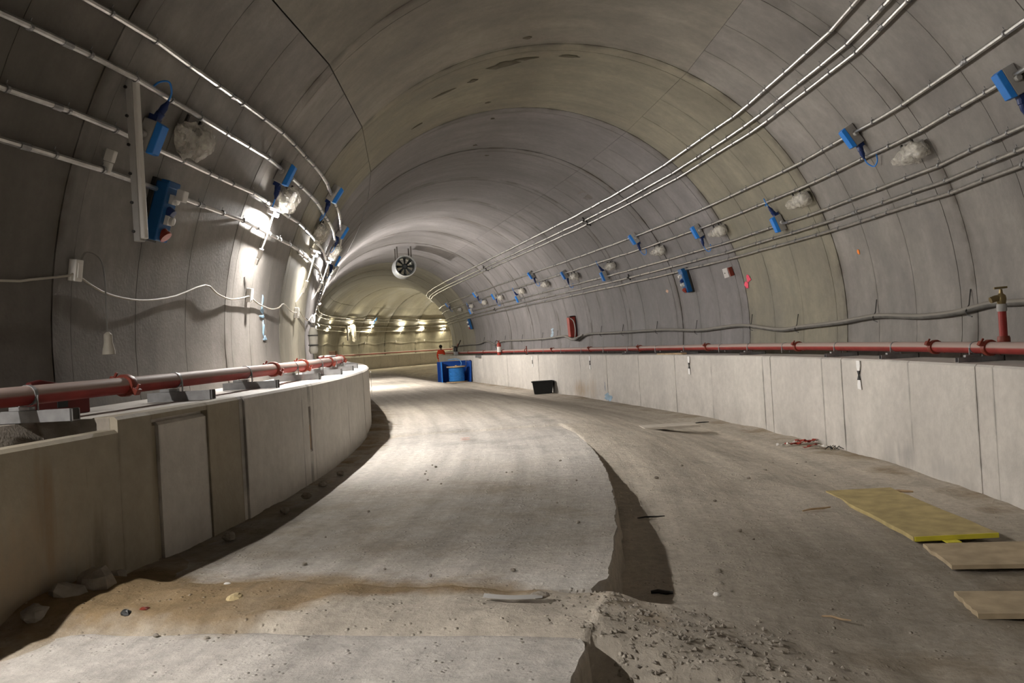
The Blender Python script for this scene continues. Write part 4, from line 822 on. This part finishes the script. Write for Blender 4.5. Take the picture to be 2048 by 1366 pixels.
# ------------------------------------------------------------------ things on the ground
def onfloor(s, u): return floor_h(s, u)
t = thing('mortar_tub', fmat(27.3, 3.0, onfloor(27.3, 3.0), .25), 'black rectangular mortar tub standing by the right walkway', 'tub')
mb = MB(); a, b, h = (.56, .34), (.66, .42), .40
mb.frus((0, 0, 0), a, b, h)
mb.f = [f for f in mb.f if f != (4, 5, 6, 7)]
n = len(mb.v); mb.add([(x * (b[0] / 2 - .015), y * (b[1] / 2 - .015), h) for x, y in ((-1, -1), (1, -1), (1, 1), (-1, 1))] + [(x * (a[0] / 2 - .01), y * (a[1] / 2 - .01), .02) for x, y in ((-1, -1), (1, -1), (1, 1), (-1, 1))], [(0, 1, 5, 4), (1, 2, 6, 5), (2, 3, 7, 6), (3, 0, 4, 7), (4, 5, 6, 7)])
mb.add([], []); mb.f += [(4 + j, 4 + (j + 1) % 4, n + (j + 1) % 4, n + j) for j in range(4)]
mb.build('tub', BLACKP, t, bevel=.012)
MB().box((0, -.222, h - .02), (.70, .03, .03)).box((0, .222, h - .02), (.70, .03, .03)).box((-.342, 0, h - .02), (.03, .46, .03)).box((.342, 0, h - .02), (.03, .46, .03)).build('rim', BLACKP, t, bevel=.008)
# cable reel and blue panels
f0 = onfloor(40.8, 2.72)
t = thing('cable_reel', fmat(40.6, 2.68, f0), 'blue cable wound on an upright timber-flanged reel by the right walkway', 'cable reel')
MB().lathe([(.50, 0), (.50, .05)], 24).build('bottom_flange', WOOD, t, bevel=.005); MB().lathe([(.46, .70), (.46, .76)], 24).build('top_flange', WOOD, t, bevel=.005)
prof = [(.30, .05)]
for k in range(13): z = .06 + k * .048; prof += [(.345, z), (.37, z + .018), (.37, z + .03), (.345, z + .046)]
prof.append((.30, .70)); MB().lathe(prof, 24).build('blue_cable', mk('blue_cable_coil', (.04, .22, .55), .45), t, smooth=True)
MB().lathe([(.06, .05), (.06, .80)], 12).build('core', WOOD, t)
MB().tube(spline([(.2, -.1, .76), (.25, .0, .9), (.15, .1, 1.05), (-.1, .12, 1.08), (-.35, .14, 1.05)], 4), .018, 6).build('loose_end', mk('pale_blue_cable', (.15, .35, .6), .5), t, smooth=True)
PANB = mk('blue_panel', (.01, .07, .33), .45, var=.06)
t = thing('blue_panel', fmat(41.5, 2.62, f0 - .02, 0), 'upright blue panel standing across behind the cable reel', 'panel')
MB().box((0, 0, .5), (1.36, .03, 1.0)).build('sheet', PANB, t, bevel=.004); MB().box((0, -.02, .98), (1.36, .05, .03)).box((-.66, -.02, .5), (.03, .05, 1.0)).box((.66, -.02, .5), (.03, .05, 1.0)).build('frame', PANB, t)
MB().box((-.4, .12, .02), (.05, .3, .04)).box((.4, .12, .02), (.05, .3, .04)).build('foot', PANB, t)
t = thing('blue_panel', fmat(40.9, 2.02, f0, .1), 'narrow upright blue panel at the left side of the cable reel', 'panel')
MB().box((0, 0, .49), (.03, 1.0, .98)).build('sheet', PANB, t, bevel=.004); MB().box((-.0, -.5, .49), (.05, .03, .98)).build('edge_bar', BLUE, t)
t = thing('blue_panel', fmat(40.7, 3.28, onfloor(40.7, 3.28), .0), 'blue panel leaning on the right walkway at the right side of the reel', 'panel')
MB().box((0, 0, .47), (.03, 1.1, .95), Matrix.Rotation(.05, 3, 'Y')).build('sheet', PANB, t, bevel=.004); MB().box((0, .0, .97), (.05, 1.0, .03)).build('top_bar', NAVY, t)
# timber board on the ground mid right
def board(s, u, L_, w_, th, rot, mat, label, group=None, extra=None, tilt=0.0, lift=0.0, name='board', rag=.0, cat='board', seed=0):
    zs = [onfloor(s + a, u + b) for a in (-L_ * .4, 0, L_ * .4) for b in (-w_ * .4, 0, w_ * .4)]
    t = thing(name, fmat(s, u, max(zs) * .5 + sum(zs) / 9 * .5 + lift, rot) @ Matrix.Rotation(tilt, 4, 'Y'), label, cat, group)
    r_ = random.Random(seed); n = 9; top = []
    for k in range(n + 1): top.append((-w_ / 2 + r_.uniform(-rag, rag), -L_ / 2 + L_ * k / n))
    for k in range(n + 1): top.append((w_ / 2 + r_.uniform(-rag, rag), L_ / 2 - L_ * k / n))
    m = len(top); zz = lambda x, y: .006 * noise.noise(Vector((x * 3 + seed, y * 3, 0)))
    MB().add([(x, y, zz(x, y)) for x, y in top] + [(x, y, th + zz(x, y)) for x, y in top], [tuple(range(m - 1, -1, -1)), tuple(range(m, 2 * m))] + [(j, (j + 1) % m, m + (j + 1) % m, m + j) for j in range(m)]).build('board', mat, t)
    if extra: extra(t)
    return t
board(14.3, 1.84, .52, .90, .035, .08, mk('grey_board', (.50, .455, .39), .85, var=.15), 'thin grey board lying flat on the ground beyond the slab step', name='loose_board', lift=.022)
def yel(t): MB().box((0, -1.035, .016), (.60, .012, .034)).build('bright_edge', BOARDE, t); MB().box((-.06, -1.09, .002), (.10, .10, .008)).build('torn_corner', BOARDE, t)
board(7.80, 2.30, 2.06, .60, .032, -.015, BOARDY, 'long yellow insulation board lying on the ground near the right walkway', extra=yel, name='insulation_board', rag=.012, lift=.012, seed=3)
board(6.45, 2.40, .62, .72, .028, .05, BOARDB, 'tan dusty board lying against the near end of the yellow board', name='dusty_board', rag=.008, lift=.012, seed=5)
board(5.40, 2.22, .42, .80, .03, .03, BOARDB, 'tan dusty board nearest the camera, at the lower right corner of the view', name='dusty_board', rag=.006, lift=.014, seed=8)
# red and white tape heap
def heap(s, u, n, spread, label, seed):
    r_ = random.Random(seed); t = thing('barrier_tape', fmat(s, u, onfloor(s, u)), label, 'barrier tape')
    for k in range(n):
        x, y = r_.uniform(-1, 1) * spread[0], r_.uniform(-1, 1) * spread[1]; a = r_.uniform(-.5, .5) + (0 if r_.random() < .7 else 1.4); L_ = r_.uniform(.12, .28); h = .02
        rows = []
        for j in range(6):
            q = (j / 5 - .5) * L_; px, py = x + q * math.cos(a) * 1.2, y + q * math.sin(a)
            z = h + abs(r_.uniform(.0, .035)); tw = r_.uniform(-1, 1)
            rows.append([Vector((px - .02 * math.sin(a), py + .02 * math.cos(a), z + .018 * tw)), Vector((px + .02 * math.sin(a), py - .02 * math.cos(a), z - .018 * tw))])
        MB().grid(rows).build('tape_strip', REDB if k % 3 else WHITEP, t)
    return t
heap(12.2, 2.95, 9, (.35, .14), 'crumpled heap of red and white barrier tape on the ground by the right walkway', 4)
heap(11.75, 3.12, 4, (.12, .08), 'small scrap of red barrier tape just in front of the tape heap', 9)
t = thing('scrap_bundle', fmat(11.55, 3.24, onfloor(11.55, 3.24)), 'small tuft of dark wire scraps at the foot of the right walkway', 'scrap')
for k in range(7): a = k * .9; MB().tube([(.02 * math.cos(a), .02 * math.sin(a), .01), (.07 * math.cos(a), .07 * math.sin(a), .05), (.12 * math.cos(a + .4), .12 * math.sin(a + .4), .015)], .005, 5).build('wire', DARKST, t)
# sticks, strips and stones
def stick(s, u, L_, rot, mat, label, r_=.008, sag=.0):
    t = thing('loose_stick', fmat(s, u, (onfloor(s, u) if u > -.13 or s > 3.86 and s < 4.62 else ZLF) + .012, rot), label, 'stick')
    MB().tube([(-L_ / 2, 0, 0), (-L_ * .2, .01 + sag, .004), (L_ * .2, -.01 + sag, .004), (L_ / 2, 0, .003)], [r_ * .7, r_, r_, r_ * .6], 6).build('stick', mat, t, smooth=True); return t
stick(7.25, .16, .22, -.12, DARKST, 'dark iron rod poking from the dark trench beside the slab step', .007)
stick(5.35, .14, .13, .2, DARKST, 'short dark scrap lying on the dirt below the slab step', .013)
stick(7.85, 1.62, .28, -.35, WOOD, 'thin brown lath lying left of the yellow board', .009)
stick(5.05, 1.05, .16, .6, WOOD, 'pale splinter lying on the ground in the right foreground', .006)
stick(15.6, 2.9, .25, 0, DARKST, 'dark strip lying near the right walkway beyond the barrier tape', .012)
stick(8.75, 2.72, .2, .6, WOOD, 'pale wood chip at the far right corner of the yellow board', .013)
t = thing('plastic_strip', fmat(4.25, -.52, floor_h(4.25, -.52) + .012), 'dusty grey plastic strip curled on the dirt in the foreground', 'strip')
rows = [[Vector((x, -.10 * math.cos(x * 5.5) + .075 - .018, .012)), Vector((x, -.10 * math.cos(x * 5.5) + .075 + .018, .022)), Vector((x, -.10 * math.cos(x * 5.5) + .095 + .03, .006))] for x in np.linspace(-.16, .13, 12)]
MB().grid(rows).build('strip', GREYP, t, smooth=True)
MB().ball((.11, .02, .014), (.045, .022, .018), seed=4, lump=.4).build('lump', ROCK, t)
def stone(s, u, r_, seed, label, group=None, mat=ROCK, base=None, flat=.7):
    hh = base if base is not None else (floor_h(s, u) if (u > -.1 or 3.86 < s < 4.62 or u < -2.4) else ZLF + .005)
    o = MB().ball((0, 0, 0), (r_ * 1.15, r_ * .9, r_ * flat), seed=seed, lump=.38, n=9, m=6, freq=1.3).build('stone', mat, M=None)
    o.matrix_world = fmat(s, u, hh + r_ * flat * .45, seed * 1.3); tag(o, label, 'stone', group); return o
stone(4.30, -2.80, .10, 3, 'large pale broken stone at the foot of the left walkway', base=ZLF + .07, flat=.9)
stone(4.12, -2.86, .085, 5, 'dark rounded stone left of the large pale stone by the left walkway', base=ZLF + .06, flat=.85)
stone(4.52, -2.82, .06, 8, 'flat dark stone right of the large pale stone by the left walkway', base=ZLF + .06, flat=.85)
stone(3.86, -2.84, .07, 13, 'dark stone nearest the frame corner at the left walkway foot', base=ZLF + .05)
stone(3.92, -2.38, .03, 15, 'small black lump on the brown soil at lower left', mat=BLACKP, base=ZLF + .05)
stone(3.98, -2.32, .025, 16, 'small reddish chip beside the black lump at lower left', mat=REDC, base=ZLF + .05)
stone(4.16, -1.93, .045, 18, 'small yellowish elongated stone on the brown soil', mat=mk('yellow_stone', (.5, .40, .22), .9), base=ZLF + .055, flat=.5)
stone(4.45, -2.12, .018, 19, 'small white chip on the brown soil below the left walkway', mat=WHITEP, base=ZLF + .055)
stone(5.32, .45, .02, 20, 'tiny white stone at the end of the dark trench', mat=WHITEP)
stone(3.98, .28, .075, 24, 'dark stone by the gap at the near slab corner', base=.13)
stone(3.93, .42, .04, 25, 'black scrap beside the dark stone at the near slab corner', mat=BLACKP, base=.10)
rs = random.Random(11)
for k, (s, u) in enumerate([(6.9, -2.72), (7.6, -2.75), (5.9, -2.78), (8.3, -2.78), (9.0, -2.76)]): stone(s, u, rs.uniform(.03, .05), 40 + k, 'small loose stone in the shadow at the foot of the left walkway', 'stones at the left walkway foot', base=ZLF + .02)
for k in range(26):
    s, u = rs.uniform(3.6, 11), rs.uniform(.25, 3.1)
    stone(s, u, rs.uniform(.010, .022), 60 + k, 'tiny loose stone on the dusty ground right of the slab', 'tiny stones on the ground')
for k in range(22):
    s, u = rs.uniform(3.3, 9.5), rs.uniform(-2.3, -.3)
    if not (3.8 < s < 4.7): stone(s, u, rs.uniform(.008, .018), 100 + k, 'tiny loose stone on the raised slab', 'tiny stones on the slab', base=ZLF + .004)
# gravel spilled in the gap between the two slabs: nobody could count it
mb = MB(); rg = random.Random(21)
for k in range(700):
    s = rg.gauss(4.15, .33); u = rg.gauss(.25, .33)
    if u < -.35 or u > 1.1 or s < 3.3 or s > 5.2 or (u < -.02 and (s < 3.9 or s > 4.6)): continue
    p = P(s, u, floor_h(s, u)); r_ = rg.uniform(.006, .017); vs = []
    M = Matrix.Rotation(rg.uniform(0, 6), 3, 'Z')
    for d in ((1, 0, 0), (-1, 0, 0), (0, 1, 0), (0, -1, 0), (0, 0, .7), (0, 0, -.7)): vs.append(p + M @ (Vector(d) * r_ * rg.uniform(.7, 1.3)))
    mb.add(vs, [(0, 2, 4), (2, 1, 4), (1, 3, 4), (3, 0, 4), (2, 0, 5), (1, 2, 5), (3, 1, 5), (0, 3, 5)])
o = mb.build('gravel', ROCK, fix=False); o['kind'] = 'stuff'; o['label'] = 'loose gravel spilled over the dirt ramp between the two slabs'; o['category'] = 'gravel'
# orange marks on the slab
def slabmark(s, u, ds, du, mat):
    vs = [P(s + ds * math.cos(k * PI / 5), u + du * math.sin(k * PI / 5), ZLF + .012) for k in range(10)]
    MB().add(vs, [tuple(range(10))]).build('paint_mark', mat, bpy.data.objects['floor_slab.001'])
for ds in (-.1, .12): slabmark(11.85 + ds, -1.58, .03, .07, mk('pale_red_paint', (.55, .28, .22), .9))
